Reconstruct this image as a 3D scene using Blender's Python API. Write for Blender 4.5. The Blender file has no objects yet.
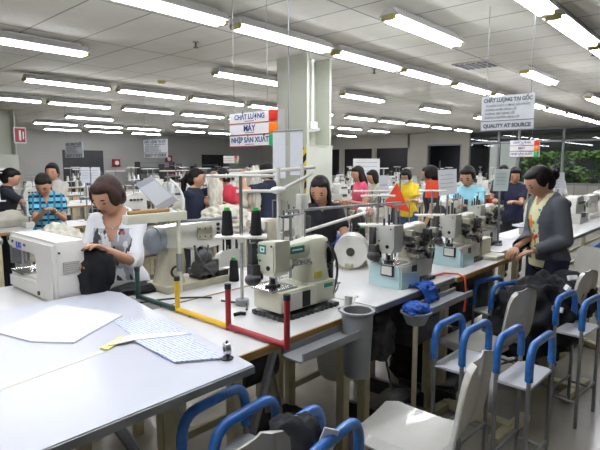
import bpy, bmesh, math, random
from mathutils import Vector, Matrix, noise
PI = math.pi
random.seed(7)
C = bpy.context.scene.collection
SC = bpy.context.scene

# ------------------------------------------------------------------ camera, world, sun, exposure
cd = bpy.data.cameras.new('camera'); cam = bpy.data.objects.new('camera', cd); C.objects.link(cam)
CAM_AZ, CAM_PITCH = math.radians(42.1), math.atan2(61, 500)
cam.location = (0, 0, 1.6)
cam.rotation_euler = (PI/2 - CAM_PITCH, 0, CAM_AZ - PI/2)
cd.sensor_width = 36; cd.lens = 30; cd.clip_start = .05; cd.clip_end = 200
SC.camera = cam
w = bpy.data.worlds.new('world'); SC.world = w; w.use_nodes = True
sky = w.node_tree.nodes.new('ShaderNodeTexSky'); sky.sky_type = 'HOSEK_WILKIE'; sky.turbidity = 5
sky.sun_direction = (.3, -.5, .8)
w.node_tree.links.new(sky.outputs[0], w.node_tree.nodes['Background'].inputs[0])
w.node_tree.nodes['Background'].inputs[1].default_value = 1.3
sd = bpy.data.lights.new('sun', 'SUN'); sd.energy = 4.5; sd.angle = .02
so = bpy.data.objects.new('sun', sd); C.objects.link(so); so.rotation_euler = Vector((.5, .22, -.84)).to_track_quat('-Z', 'Y').to_euler()
SC.view_settings.view_transform = 'Standard'; SC.view_settings.look = 'None'
SC.view_settings.gamma = 1; SC.view_settings.use_curve_mapping = False
SC.view_settings.exposure = 0.0
LAMP = 46.0      # radiance of the fluorescent tubes

# ------------------------------------------------------------------ materials
def lin(c): return c/12.92 if c <= .04045 else ((c+.055)/1.055)**2.4
def hexc(h): h = h.lstrip('#'); return tuple(lin(int(h[i:i+2], 16)/255) for i in (0, 2, 4)) + (1,)
MATS = {}
def mat(name, hx, rough=.5, metal=0, var=.06, scale=12, coat=0, spec=.5):
    if name in MATS: return MATS[name]
    m = bpy.data.materials.new(name); m.use_nodes = True; nt = m.node_tree
    b = nt.nodes['Principled BSDF']; c = hexc(hx)
    b.inputs['Roughness'].default_value = rough; b.inputs['Metallic'].default_value = metal
    b.inputs['Coat Weight'].default_value = coat; b.inputs['Specular IOR Level'].default_value = spec
    tc = nt.nodes.new('ShaderNodeTexCoord'); n = nt.nodes.new('ShaderNodeTexNoise'); n.inputs['Scale'].default_value = scale
    n.inputs['Detail'].default_value = 4
    r = nt.nodes.new('ShaderNodeValToRGB')
    r.color_ramp.elements[0].position = .3; r.color_ramp.elements[1].position = .7
    r.color_ramp.elements[0].color = tuple(max(0, x*(1-var)) for x in c[:3]) + (1,)
    r.color_ramp.elements[1].color = tuple(min(1, x*(1+var)) for x in c[:3]) + (1,)
    L = nt.links.new
    L(tc.outputs['Object'], n.inputs['Vector']); L(n.outputs['Fac'], r.inputs['Fac']); L(r.outputs['Color'], b.inputs['Base Color'])
    MATS[name] = m; return m
def emit(name, hx, s):
    m = bpy.data.materials.new(name); m.use_nodes = True; nt = m.node_tree; nt.nodes.clear()
    e = nt.nodes.new('ShaderNodeEmission'); o = nt.nodes.new('ShaderNodeOutputMaterial')
    e.inputs[0].default_value = hexc(hx); e.inputs[1].default_value = s
    nt.links.new(e.outputs[0], o.inputs[0]); MATS[name] = m; return m
def nodes_of(m): return m.node_tree.nodes, m.node_tree.links.new, m.node_tree.nodes['Principled BSDF']

M_ceil = mat('ceiling_board', '#e3e1d6', .9, var=.04, scale=3)
def ceiling_mat():
    N, L, b = nodes_of(M_ceil)
    src = b.inputs['Base Color'].links[0].from_socket
    tc = N.new('ShaderNodeTexCoord'); sp = N.new('ShaderNodeSeparateXYZ'); L(tc.outputs['Object'], sp.inputs[0])
    def line(axis, off, pitch, wd):
        a = N.new('ShaderNodeMath'); a.operation = 'ADD'; a.inputs[1].default_value = 100*pitch - off; L(sp.outputs[axis], a.inputs[0])
        d = N.new('ShaderNodeMath'); d.operation = 'DIVIDE'; d.inputs[1].default_value = pitch; L(a.outputs[0], d.inputs[0])
        f = N.new('ShaderNodeMath'); f.operation = 'FRACT'; L(d.outputs[0], f.inputs[0])
        l = N.new('ShaderNodeMath'); l.operation = 'LESS_THAN'; l.inputs[1].default_value = wd/pitch; L(f.outputs[0], l.inputs[0]); return l
    l1 = line('X', 2.11, .5675, .02); l2 = line('Y', 2.83, 1.445, .022)
    mx = N.new('ShaderNodeMath'); mx.operation = 'MAXIMUM'; L(l1.outputs[0], mx.inputs[0]); L(l2.outputs[0], mx.inputs[1])
    # tile-to-tile tone differences
    n2 = N.new('ShaderNodeTexNoise'); n2.inputs['Scale'].default_value = .45; L(tc.outputs['Object'], n2.inputs['Vector'])
    mi0 = N.new('ShaderNodeMixRGB'); mi0.blend_type = 'MULTIPLY'; mi0.inputs[0].default_value = .12; L(src, mi0.inputs[1]); L(n2.outputs['Color'], mi0.inputs[2])
    mi = N.new('ShaderNodeMixRGB'); L(mx.outputs[0], mi.inputs[0]); L(mi0.outputs[0], mi.inputs[1]); mi.inputs[2].default_value = hexc('#9a9a92')
    L(mi.outputs[0], b.inputs['Base Color'])
ceiling_mat()
M_floor = mat('polished_floor', '#a39e93', .22, var=.16, scale=1.6, spec=.5)
M_wall = mat('wall_paint', '#a9a8a2', .8, var=.04, scale=1)
M_wallbeige = mat('beige_wall_paint', '#c3c0b4', .8, var=.04, scale=1)
M_col = mat('column_paint', '#b7baaa', .5, var=.04, scale=4)
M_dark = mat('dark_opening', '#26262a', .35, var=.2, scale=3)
M_alu = mat('aluminium_frame', '#9a9ca0', .4, .6)
M_white = mat('white_laminate', '#c6c9d3', .28, var=.02, scale=5)
M_top = mat('table_laminate', '#d3d3d1', .3, var=.04, scale=6)
M_grey_edge = mat('grey_edge_band', '#85888a', .5)
def wood_mat():
    m = mat('plywood_edge', '#a27c42', .55, var=.3, scale=5)
    N, L, b = nodes_of(m)
    mp = N.new('ShaderNodeMapping'); mp.inputs['Scale'].default_value = (1, 12, 12)
    n = [x for x in N if x.type == 'TEX_NOISE'][0]; tc = [x for x in N if x.type == 'TEX_COORD'][0]
    L(tc.outputs['Object'], mp.inputs[0]); L(mp.outputs[0], n.inputs['Vector']); return m
M_wood = wood_mat()
M_steel = mat('grey_steel', '#8d9092', .42, .55)
M_chrome = mat('bright_metal', '#c4c6c6', .22, .9)
M_beige = mat('beige_enamel', '#cbc3a2', .45, var=.08)
M_cream = mat('cream_enamel', '#d7d8c2', .3, var=.05, coat=.3)
M_body = mat('white_enamel', '#dbdad2', .32, var=.05, coat=.3)
M_bodygrey = mat('grey_white_enamel', '#c3c3bb', .35, var=.08, coat=.2)
M_putty = mat('putty_enamel', '#b3ae98', .42, var=.12)
M_jw = mat('machine_white', '#dedcd4', .35, var=.02, coat=.2)
M_dkgrey = mat('dark_grey_metal', '#4a4a4b', .4, .4, var=.25)
M_black = mat('black_plastic', '#1d1d1f', .4, var=.2)
M_teal = mat('teal_plate', '#2c8a78', .4)
M_whitepaint = mat('white_paint', '#eef0ee', .5)
M_blue = mat('blue_wrapped_foam', '#2a6cbc', .28, var=.22, scale=30, coat=.5)
M_panel = mat('grey_panel', '#c1c4c8', .45)
M_plast = mat('chair_plastic', '#bebdb5', .27, var=.03, coat=.3)
M_red = mat('red_enamel', '#a4262b', .4); M_yellow = mat('yellow_enamel', '#dfb213', .4); M_dkgreen = mat('dark_green_enamel', '#1f3c38', .4)
M_cone = mat('black_thread', '#16171a', .85, var=.35, scale=120)
M_green = mat('green_cone_tip', '#35b24a', .45)
M_paper = mat('white_paper', '#dfe2e6', .7, var=.02)
M_tape = mat('yellow_tape', '#dfe28f', .5)
M_bluebag = mat('blue_cloth', '#1d55b4', .6, var=.25, scale=14)
M_blackcloth = mat('black_cloth', '#15161b', .85, var=.35, scale=10)
M_palecloth = mat('pale_cloth', '#c9c5b6', .9, var=.12, scale=9)
M_cyan = mat('pale_cyan_acrylic', '#bfdde0', .25, var=.04)
M_orange = mat('orange_cloth', '#f0502f', .7, var=.1)
M_tray = mat('grey_tray_plastic', '#8b8e91', .4)
M_bin = mat('white_bin_plastic', '#cfd0cb', .45)
M_jean = mat('blue_denim', '#3c5374', .85, var=.15)
M_navy = mat('navy_cloth', '#1b2036', .85, var=.15)
M_trouser = mat('dark_trouser_cloth', '#23242c', .85, var=.2)
M_skin = mat('skin', '#bd8f72', .5, var=.05); M_lip = mat('lips', '#9a5a50', .5); M_eye = mat('dark_eye', '#1c1512', .3)
M_hair = mat('black_hair', '#14100d', .55, var=.3, scale=60, spec=.25); M_hairbrown = mat('brown_hair', '#33201a', .55, var=.35, scale=60, spec=.25)
M_tube = emit('fluorescent_tube', '#f4f6ff', LAMP)
M_house = mat('lamp_housing', '#b9b8b4', .45)
M_ochre = mat('ochre_lampholder', '#a59a5c', .5)
M_redlamp = mat('red_lens', '#d8321f', .3); M_orlamp = mat('orange_lens', '#f07a18', .3); M_grlamp = mat('green_lens', '#1fa35a', .3)
M_signw = mat('sign_board', '#e4e4e4', .45, var=.02); M_letblue = mat('blue_lettering', '#34477e', .5); M_letgrey = mat('grey_lettering', '#4c525c', .5)
M_leaf = mat('hedge_leaf', '#55722c', .6, var=.4, scale=4)
M_outw = mat('outside_white_render', '#dcd9d0', .8); M_pave = mat('outside_paving', '#8d8a84', .9)

# ------------------------------------------------------------------ mesh builder
class MB:
    def __init__(s): s.bm = bmesh.new()
    def _add(s, verts, faces):
        vs = [s.bm.verts.new(v) for v in verts]
        for f in faces:
            try: s.bm.faces.new([vs[i] for i in f])
            except ValueError: pass
        return vs
    def box(s, c, d, rz=0, bev=0, rot=None):
        r = bmesh.ops.create_cube(s.bm, size=1)
        M = Matrix.Translation(c) @ (rot if rot is not None else Matrix.Rotation(rz, 4, 'Z')) @ Matrix.Diagonal((*d, 1))
        bmesh.ops.transform(s.bm, matrix=M, verts=r['verts'])
        if bev:
            es = {e for v in r['verts'] for e in v.link_edges}
            bmesh.ops.bevel(s.bm, geom=list(es), offset=bev, segments=2, affect='EDGES', profile=.6)
        return s
    def cyl(s, p0, p1, r0, r1=None, n=14):
        r1 = r0 if r1 is None else r1
        p0, p1 = Vector(p0), Vector(p1); d = p1-p0
        r = bmesh.ops.create_cone(s.bm, cap_ends=True, segments=n, radius1=max(r0, 1e-4), radius2=max(r1, 1e-4), depth=d.length)
        q = Vector((0, 0, 1)).rotation_difference(d.normalized()).to_matrix().to_4x4()
        bmesh.ops.transform(s.bm, matrix=Matrix.Translation((p0+p1)/2) @ q, verts=r['verts']); return s
    def ball(s, c, r, u=16, v=10, rot=None):
        if not hasattr(r, '__len__'): r = (r, r, r)
        k = bmesh.ops.create_uvsphere(s.bm, u_segments=u, v_segments=v, radius=1)
        M = Matrix.Translation(c) @ (rot if rot is not None else Matrix()) @ Matrix.Diagonal((*r, 1))
        bmesh.ops.transform(s.bm, matrix=M, verts=k['verts']); return s
    def rings(s, rs, cap=True, closed=False):
        n = len(rs[0]); vs = [[s.bm.verts.new(p) for p in r] for r in rs]
        m = len(rs)
        for i in range(m if closed else m-1):
            a, b = vs[i], vs[(i+1) % m]
            for j in range(n):
                s.bm.faces.new((a[j], a[(j+1) % n], b[(j+1) % n], b[j]))
        if cap and not closed:
            s.bm.faces.new(list(reversed(vs[0]))); s.bm.faces.new(vs[-1])
        return s
    def tube(s, pts, r, n=8, closed=False):
        pts = [Vector(p) for p in pts]; m = len(pts)
        rr = r if hasattr(r, '__len__') else [r]*m
        rs = []; up = None
        for i, p in enumerate(pts):
            if closed: t = (pts[(i+1) % m]-pts[i-1]).normalized()
            else: t = (pts[min(i+1, m-1)]-pts[max(i-1, 0)]).normalized()
            if up is None:
                up = t.orthogonal().normalized()
            up = (up - t*up.dot(t)).normalized(); b = t.cross(up)
            rs.append([p + (up*math.cos(2*PI*k/n)+b*math.sin(2*PI*k/n))*rr[i] for k in range(n)])
        return s.rings(rs, True, closed)
    def lathe(s, prof, c=(0, 0, 0), n=20):
        rs = [[(c[0]+r*math.cos(2*PI*k/n), c[1]+r*math.sin(2*PI*k/n), c[2]+z) for k in range(n)] for r, z in prof]
        return s.rings(rs)
    def prism(s, poly, fn, lo, hi):
        a = [fn(u, v, lo) for u, v in poly]; b = [fn(u, v, hi) for u, v in poly]
        return s.rings([a, b])
    def sharp(s, ang=.6):
        bmesh.ops.recalc_face_normals(s.bm, faces=s.bm.faces)
        for f in s.bm.faces: f.smooth = True
        for e in s.bm.edges:
            if len(e.link_faces) == 2 and e.calc_face_angle(0) > ang: e.smooth = False
    def build(s, name, m, parent=None, loc=None):
        s.sharp(); me = bpy.data.meshes.new(name); s.bm.to_mesh(me); s.bm.free(); me.materials.append(m)
        o = bpy.data.objects.new(name, me); C.objects.link(o)
        if parent: o.parent = parent
        if loc: o.location = loc
        return o
def buildn(mb, name, m, parent):
    # one object for each loose piece
    bm = mb.bm; bm.verts.index_update(); seen = set(); out = []
    for v0 in bm.verts:
        if v0 in seen: continue
        st, isl = [v0], []; seen.add(v0)
        while st:
            v = st.pop(); isl.append(v)
            for e in v.link_edges:
                o_ = e.other_vert(v)
                if o_ not in seen: seen.add(o_); st.append(o_)
        ix = {v: i for i, v in enumerate(isl)}; fs = {f for v in isl for f in v.link_faces}
        q = MB(); q._add([v.co.copy() for v in isl], [[ix[v] for v in f.verts] for f in fs]); out.append(q.build(name, m, parent))
    bm.free(); return out
XY = lambda u, v, t: (u, v, t)
XZ = lambda u, v, t: (u, t, v)
YZ = lambda u, v, t: (t, u, v)
def tag(o, label, cat, group=None, kind=None):
    o['label'] = label; o['category'] = cat
    if group: o['group'] = group
    if kind: o['kind'] = kind
    return o
def thing(name, label, cat, loc=(0, 0, 0), rz=0, group=None):
    o = bpy.data.objects.new(name, None); C.objects.link(o); o.location = loc; o.rotation_euler = (0, 0, rz)
    o.empty_display_size = .1
    return tag(o, label, cat, group)
def struct(o, label=None):
    o['kind'] = 'structure'
    if label: o['label'] = label
    return o
def dup(root, loc, rz=0, label=None, group=None):
    r = root.copy(); C.objects.link(r); r.location = loc; r.rotation_euler = (0, 0, rz)
    if label: r['label'] = label
    if group: r['group'] = group
    for ch in list(root.children):
        c = ch.copy(); C.objects.link(c); c.parent = r
        for g in list(ch.children):
            d = g.copy(); C.objects.link(d); d.parent = c
    return r
def text(s, size, m, parent, loc, rot, align='CENTER', bold=0.0, width=None):
    cu = bpy.data.curves.new('lettering', 'FONT'); cu.body = s; cu.size = size; cu.align_x = align; cu.align_y = 'CENTER'
    cu.extrude = .0008; cu.offset = bold; cu.materials.append(m)
    o = bpy.data.objects.new('lettering', cu); C.objects.link(o); o.parent = parent; o.location = loc; o.rotation_euler = rot
    if width:
        bpy.context.view_layer.update()
        if o.dimensions.x > 0: k = width/o.dimensions.x; o.scale = (k, min(k*1.3, max(k, 1)) if k < 1 else k, 1)
    dg = bpy.context.evaluated_depsgraph_get(); me = bpy.data.meshes.new_from_object(o.evaluated_get(dg))
    r = bpy.data.objects.new('lettering', me); C.objects.link(r); r.parent = parent; r.location = o.location; r.rotation_euler = o.rotation_euler; r.scale = o.scale
    bpy.data.objects.remove(o); bpy.data.curves.remove(cu); r.name = 'lettering'
    return r
ORD = ['first', 'second', 'third', 'fourth', 'fifth', 'sixth', 'seventh', 'eighth', 'ninth', 'tenth', 'eleventh', 'twelfth', 'thirteenth', 'fourteenth', 'fifteenth', 'sixteenth', 'seventeenth', 'eighteenth']
def bezier(p0, p1, p2, n=10):
    p0, p1, p2 = Vector(p0), Vector(p1), Vector(p2)
    return [p0*(1-t)**2 + p1*2*t*(1-t) + p2*t*t for t in [i/n for i in range(n+1)]]

# ------------------------------------------------------------------ the room
ZC = 3.0
struct(MB().box((8, 8, -.05), (28, 30, .1)).build('floor', M_floor), 'polished grey factory floor')
struct(MB().box((8, 8, ZC+.05), (28, 30, .1)).build('ceiling', M_ceil), 'suspended ceiling of pale rectangular boards')
struct(MB().box((8, 22.1, 1.5), (28, .2, 3)).build('wall_left', M_wall), 'long grey factory wall')
struct(MB().box((8, -6.1, 1.5), (28, .2, 3)).build('wall_right', M_wall))
struct(MB().box((-5.1, 8, 1.5), (.2, 28, 3)).build('wall_near', M_wall))
XB = 20.9
mb = MB()
mb.box((XB+.1, 20.5, 1.5), (.2, 3.0, 3)).box((XB+.1, 15.5, 2.68), (.2, 7, .64)).box((XB+.1, 15.5, .5), (.2, 7, 1.0))
mb.box((XB+.1, 16.0, 1.7), (.2, .25, 1.4)).box((XB+.1, 14.0, 1.7), (.2, .2, 1.4)).box((XB+.1, 11.6, 1.5), (.2, 1.0, 3))
mb.box((XB+.1, 10.27, 2.72), (.2, 1.66, .56)).box((XB+.1, 9.3, 1.5), (.2, .32, 3)).box((XB+.1, 1.6, .4), (.2, 15.2, .8))
struct(mb.build('wall_back', M_wallbeige), 'pale beige end wall')
for i, (y0, y1) in enumerate(((16.1, 19), (14.1, 15.9), (12.1, 13.9))):
    struct(MB().box((XB+.16, (y0+y1)/2, 1.68), (.04, y1-y0, 1.4)).build('window_%d' % (i+4), M_dark), 'dark window in the beige end wall')
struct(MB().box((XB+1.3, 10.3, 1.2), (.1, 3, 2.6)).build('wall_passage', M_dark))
d = MB().box((XB+.1, 9.5, 1.22), (.22, .06, 2.44)).box((XB+.1, 11.08, 1.22), (.22, .06, 2.44)).box((XB+.1, 10.3, 2.44), (.22, 1.6, .06))
struct(d.build('door_1', M_alu), 'open doorway with a dark passage behind')
# glazed partition at the right end of the back wall
g = bpy.data.materials.new('window_glass'); g.use_nodes = True; nt = g.node_tree; nt.nodes.clear()
tr = nt.nodes.new('ShaderNodeBsdfTransparent'); gl = nt.nodes.new('ShaderNodeBsdfGlossy'); gl.inputs['Roughness'].default_value = .02
fr = nt.nodes.new('ShaderNodeFresnel'); fr.inputs[0].default_value = 1.5; mxs = nt.nodes.new('ShaderNodeMixShader'); ou = nt.nodes.new('ShaderNodeOutputMaterial')
tr.inputs[0].default_value = (.8, .84, .84, 1)
for a, b in ((fr.outputs[0], mxs.inputs[0]), (tr.outputs[0], mxs.inputs[1]), (gl.outputs[0], mxs.inputs[2]), (mxs.outputs[0], ou.inputs[0])): nt.links.new(a, b)
ys = [9.14, 7.9, 7.1, 5.46, 2.6, -.2, -3, -5.9]
for i in range(len(ys)-1):
    y1, y0 = ys[i], ys[i+1]
    f = MB().box((XB+.1, y0, 1.9), (.12, .09, 2.2)).box((XB+.1, (y0+y1)/2, 2.48), (.12, y1-y0, .07)).box((XB+.1, (y0+y1)/2, .84), (.14, y1-y0, .09)).box((XB+.1, (y0+y1)/2, 2.97), (.12, y1-y0, .06))
    fo = struct(f.build('window_%d' % (i+7), M_alu), 'aluminium framed window pane to the garden')
    MB().box((XB+.1, (y0+y1)/2, 1.9), (.008, y1-y0, 2.1)).build('pane', g, fo)
# outside
struct(MB().box((30, 4, -.05), (18, 30, .1)).build('ground_outside', M_pave))
struct(MB().box((25.5, 9.35, 1.3), (.2, 1.3, 2.6)).build('wall_outside', M_outw), 'white garden wall outside the windows')
struct(MB().box((21.9, 2, 2.78), (1.8, 18, .12)).build('roof_outside', M_dark))
struct(MB().box((28, 4, 2), (.3, 24, 4)).build('backdrop_garden', mat('shade_backdrop', '#2d2f2b', .9)), 'added dark backdrop for the shade behind the garden hedge')  # added sheet, coloured dark to stand in for the soffit's shade above the hedge
def leaves(name, label, c, d, n, seed, lift=0):
    rnd = random.Random(seed); m = MB()
    for i in range(n):
        p = Vector((c[0]+(rnd.random()-.5)*d[0], c[1]+(rnd.random()-.5)*d[1], c[2]+(rnd.random()-.5)*d[2]))
        k = noise.noise(p*1.6)
        if k < -.12: continue
        a = Vector((rnd.gauss(0, 1), rnd.gauss(0, 1), rnd.gauss(0, .6))).normalized(); b = a.orthogonal().normalized()
        sz = .09+.06*rnd.random()
        m._add([p-a*sz, p+b*sz*.45, p+a*sz, p-b*sz*.45], [(0, 1, 2, 3)])
    o = m.build(name, M_leaf); tag(o, label, 'hedge'); o['kind'] = 'stuff'; return o
leaves('hedge', 'sunlit green hedge outside the large windows', (24.4, 5.4, 1.1), (1.2, 5.6, 2.1), 5200, 3)
leaves('hedge', 'shaded dark hedge outside, beyond the far right panes', (22.2, -.6, 1.1), (.9, 6, 2.0), 2600, 4)

# columns
def column(i, x, y, w, d_, label):
    m = MB()
    m.box((x-w/2+.02, y, ZC/2), (.04, d_, ZC)).box((x+w/2-.02, y, ZC/2), (.04, d_, ZC)).box((x, y, ZC/2), (w-.06, .05, ZC))
    m.box((x, y, .915), (w+.04, d_+.02, 1.83), bev=.006).box((x, y, 1.84), (w+.05, d_+.03, .02))
    return struct(m.build('pillar_%d' % i, M_col), label)
pc = column(1, 5.2, 4.62, .5, .54, 'grey green steel column with hazard tape')
def hazard():
    m = bpy.data.materials.new('hazard_tape'); m.use_nodes = True; N, L, b = nodes_of(m); b.inputs['Roughness'].default_value = .4
    tc = N.new('ShaderNodeTexCoord'); sp = N.new('ShaderNodeSeparateXYZ'); L(tc.outputs['Object'], sp.inputs[0])
    a = N.new('ShaderNodeMath'); a.operation = 'ADD'; L(sp.outputs['Y'], a.inputs[0]); L(sp.outputs['Z'], a.inputs[1])
    k = N.new('ShaderNodeMath'); k.operation = 'MULTIPLY'; k.inputs[1].default_value = 5.5; L(a.outputs[0], k.inputs[0])
    f = N.new('ShaderNodeMath'); f.operation = 'FRACT'; L(k.outputs[0], f.inputs[0])
    l = N.new('ShaderNodeMath'); l.operation = 'LESS_THAN'; l.inputs[1].default_value = .5; L(f.outputs[0], l.inputs[0])
    mi = N.new('ShaderNodeMixRGB'); mi.inputs[1].default_value = hexc('#d8c21d'); mi.inputs[2].default_value = hexc('#161616'); L(l.outputs[0], mi.inputs[0]); L(mi.outputs[0], b.inputs['Base Color']); return m
M_haz = hazard()
o = MB().box((4.926, 4.40, .92), (.004, .12, 1.78)).build('hazard_tape', M_haz, pc)
MB().cyl((5.25, 4.52, 2.12), (5.25, 4.52, 2.99), .02).box((5.22, 4.5, 2.12), (.14, .09, .1), bev=.01).cyl((5.02, 4.5, 2.04), (5.36, 4.5, 2.07), .025).build('conduit', M_whitepaint, pc)
pl = column(2, 4.6, 14.7, .55, .55, 'grey green steel column by the red fire sign')
# red fire point sign on the left column
t = thing('fire_sign', 'small red and white fire sign on grey column', 'sign', (4.84, 14.42, 2.35))
MB().box((.12, 0, 0), (.3, .02, .42)).build('board', M_signw, t); MB().box((.12, -.012, 0), (.25, .006, .36)).build('red_field', M_red, t)
MB().box((.12, -.017, 0), (.05, .006, .26)).box((.2, -.017, 0), (.03, .006, .2)).build('symbol', M_whitepaint, t)

# ------------------------------------------------------------------ ceiling lamps
def make_lamp(L=1.36):
    r = thing('ceiling_lamp', '', 'lamp', (0, 0, 0))
    m = MB(); m.prism([(-.1, -.016), (.1, -.016), (.1, -.008), (.045, .055), (-.045, .055), (-.1, -.008)], lambda u, v, t: (t, u, v+.035), 0, L); m.box((L/2, 0, .1), (L*.9, .05, .03))
    m.build('housing', M_house, r)
    for s in (-1, 1):
        MB().cyl((.03, s*.045, -.004), (L-.03, s*.045, -.004), .0145, n=10).build('tube', M_tube, r)
    for x in (.0, L):
        MB().box((x, 0, .012), (.035, .13, .05), bev=.004).build('end_cap', M_ochre, r)
    return r
lamp0 = make_lamp()
ROWS = [ # row y, starts, wording
 (1.42, (-1.6, -.1, 1.45, 3.35, 4.9, 6.45, 8.0, 9.55), 'row over the near table front'),
 (2.50, (-.8, 1.0, 3.93, 7.45, 11.1), 'sparse second row above the near tables'),
 (3.72, (-1.5, .1, 1.7, 3.22, 4.74, 6.24, 7.85, 9.45, 11.05, 12.65, 14.25, 15.85, 17.45), 'long row just before the centre column'),
 (5.95, (1.47,), 'lone run at the frame edge above the left aisle'),
 (5.80, (4.62, 7.6, 10.6, 13.6), 'sparse row just behind the centre column'),
 (8.38, (3.0, 4.53, 6.05, 7.6, 9.15, 11.15, 12.8, 14.4, 16.1, 17.9), 'row above the second aisle'),
 (11.08, (2.9, 4.4, 6.08, 7.7, 9.3, 12.6, 14.3, 16.2), 'fourth long row'),
 (14.0, (6.0, 9.4, 14.5, 18.0), 'fifth long row'),
 (16.8, (6.2, 7.8, 9.35, 11.4, 13.0), 'row nearest the long grey wall'),
 (19.4, (7.5, 9.2, 11.0), 'last short row against the long grey wall'),
]
first = True
for y, xs, wd in ROWS:
    for i, x in enumerate(xs):
        lab = '%s lit fluorescent lamp along the %s' % (ORD[i], wd)
        if first: lamp0.location = (x, y, 2.87); lamp0['label'] = lab; lamp0['group'] = 'fluorescent ceiling lamps'; first = False
        else: dup(lamp0, (x, y, 2.87), 0, lab, 'fluorescent ceiling lamps')
# sprinklers and a vent
def sprink(x, y, lab):
    t = thing('sprinkler', lab, 'sprinkler', (x, y, ZC))
    MB().cyl((0, 0, -.01), (0, 0, 0), .035).build('rosette', M_alu, t); MB().cyl((0, 0, -.06), (0, 0, 0), .012).cyl((0, 0, -.07), (0, 0, -.062), .03).build('nozzle', M_dkgrey, t)
sprink(3.63, 4.9, 'dark sprinkler head on ceiling left of the column')
sprink(6.4, 4.3, 'dark sprinkler head on ceiling right of the column')
sprink(7.2, 1.6, 'dark sprinkler head by the right-hand lamp row')
t = thing('smoke_detector', 'yellowed round detector on ceiling between left lamps', 'detector', (4.9, 7.6, ZC)); MB().lathe([(.0, -.05), (.05, -.045), (.07, -.02), (.08, 0)]).build('body', M_ochre, t)
t = thing('ceiling_vent', 'grey ceiling vent between the right lamp rows', 'vent', (7.1, 3.05, ZC)); MB().box((0, 0, -.008), (.5, .5, .016)).build('frame', M_house, t)
m = MB(); [m.box((0, -.2+.08*k, -.02), (.42, .04, .01)) for k in range(6)]; m.build('slats', M_dkgrey, t)

# ------------------------------------------------------------------ signs hanging from the ceiling
def wires(t, ys, top, z0):
    for y in ys: MB().cyl((0, y, z0), (0, y, top), .0022, n=6).build('hanging_wire', M_steel, t)
FACE = (PI/2, 0, -PI/2)      # lettering read from the -X side
def andon(x, y0, y1, z0, z1, label, rows, lamps, sub=True):
    yc = (y0+y1)/2; W = y1-y0; H = z1-z0; n = len(rows)
    t = thing('hanging_sign', label, 'sign', (x, yc, z0), 0, 'hanging signs')
    h = H/n
    for i, r in enumerate(rows):
        zc = H-(i+.5)*h
        b = MB().box((0, 0, zc), (.02, W, h*.94), bev=.002).build('sign_board', M_signw, t)
        MB().box((-.0115, 0, zc-h*.45), (.004, W, h*.07)).build('red_stripe', M_red, t)
        if r: text(r, h*.52, M_letblue, t, (-.0125, 0, zc+h*.08), FACE, bold=.0012*h/.09, width=min(W*.9, W*.062*len(r)+W*.1))
        if sub: MB().box((-.0112, 0, zc-h*.28), (.002, W*.22, h*.05)).build('small_print', M_letgrey, t)
    if lamps:
        MB().box((0, -W/2-.055, H/2), (.07, .09, H), bev=.004).build('lamp_case', M_house, t)
        for i, lm in enumerate((M_redlamp, M_orlamp, M_grlamp)):
            MB().box((-.03, -W/2-.055, H-(i+.5)*h), (.04, .084, h*.9), bev=.008).build('signal_lamp', lm, t)
    wires(t, (-W*.4, W*.4), ZC-z0, H)
    return t
andon(2.7, 2.725, 3.205, 1.735, 2.004, 'triple white board hung left of the column, blue words and red orange green lamps', ['CHẤT LƯỢNG', 'MÁY', 'NHỊP SẢN XUẤT'], True)
andon(10.2, 3.17, 3.62, 1.73, 2.06, 'small far triple white board with signal lamps before the garden windows', ['CHẤT LƯỢNG', 'MÁY', 'NHỊP SẢN XUẤT'], True)
andon(9.0, 10.5, 11.0, 1.62, 1.82, 'tiny far triple board with signal lamps beyond the navy blouse woman', ['', '', ''], True, False)
def quality(x, y0, y1, z0, z1, label):
    W = y1-y0; H = z1-z0
    t = thing('hanging_sign', label, 'sign', (x, (y0+y1)/2, z0), 0, 'hanging signs')
    MB().box((0, 0, H/2), (.012, W, H)).build('sign_board', mat('grey_acrylic', '#c7cbcd', .35, var=.03), t)
    MB().box((-.008, 0, H*.27), (.004, W, H*.018)).build('rule', M_letgrey, t)
    text('CHẤT LƯỢNG TẠI GỐC', H*.15, M_letgrey, t, (-.008, 0, H*.87), FACE, bold=.002*H/.3, width=W*.92)
    for i, s in enumerate(('TỰ KIỂM CHẤT LƯỢNG SẢN PHẨM', 'KHÔNG NHẬN HÀNG LỖI', 'KHÔNG TẠO HÀNG LỖI', 'KHÔNG CHUYỂN HÀNG LỖI')):
        text(s, H*.09, M_letgrey, t, (-.008, W*.42, H*(.71-.115*i)), FACE, 'LEFT', width=W*min(.84, .031*len(s)))
    text('QUALITY AT SOURCE', H*.15, M_letgrey, t, (-.008, 0, H*.12), FACE, bold=.002*H/.3, width=W*.9)
    wires(t, (-W*.42, W*.42), ZC-z0, H); return t
quality(4.6, 1.442, 1.905, 1.905, 2.205, 'large grey notice board hung over the right machines, lined with dark lettering')
quality(5.6, 8.55, 9.42, 1.73, 2.09, 'small grey notice board hung over the aisle left of the column')
quality(4.5, 9.8, 10.6, 1.73, 2.03, 'farther grey notice board hung near the red fire sign')

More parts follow.
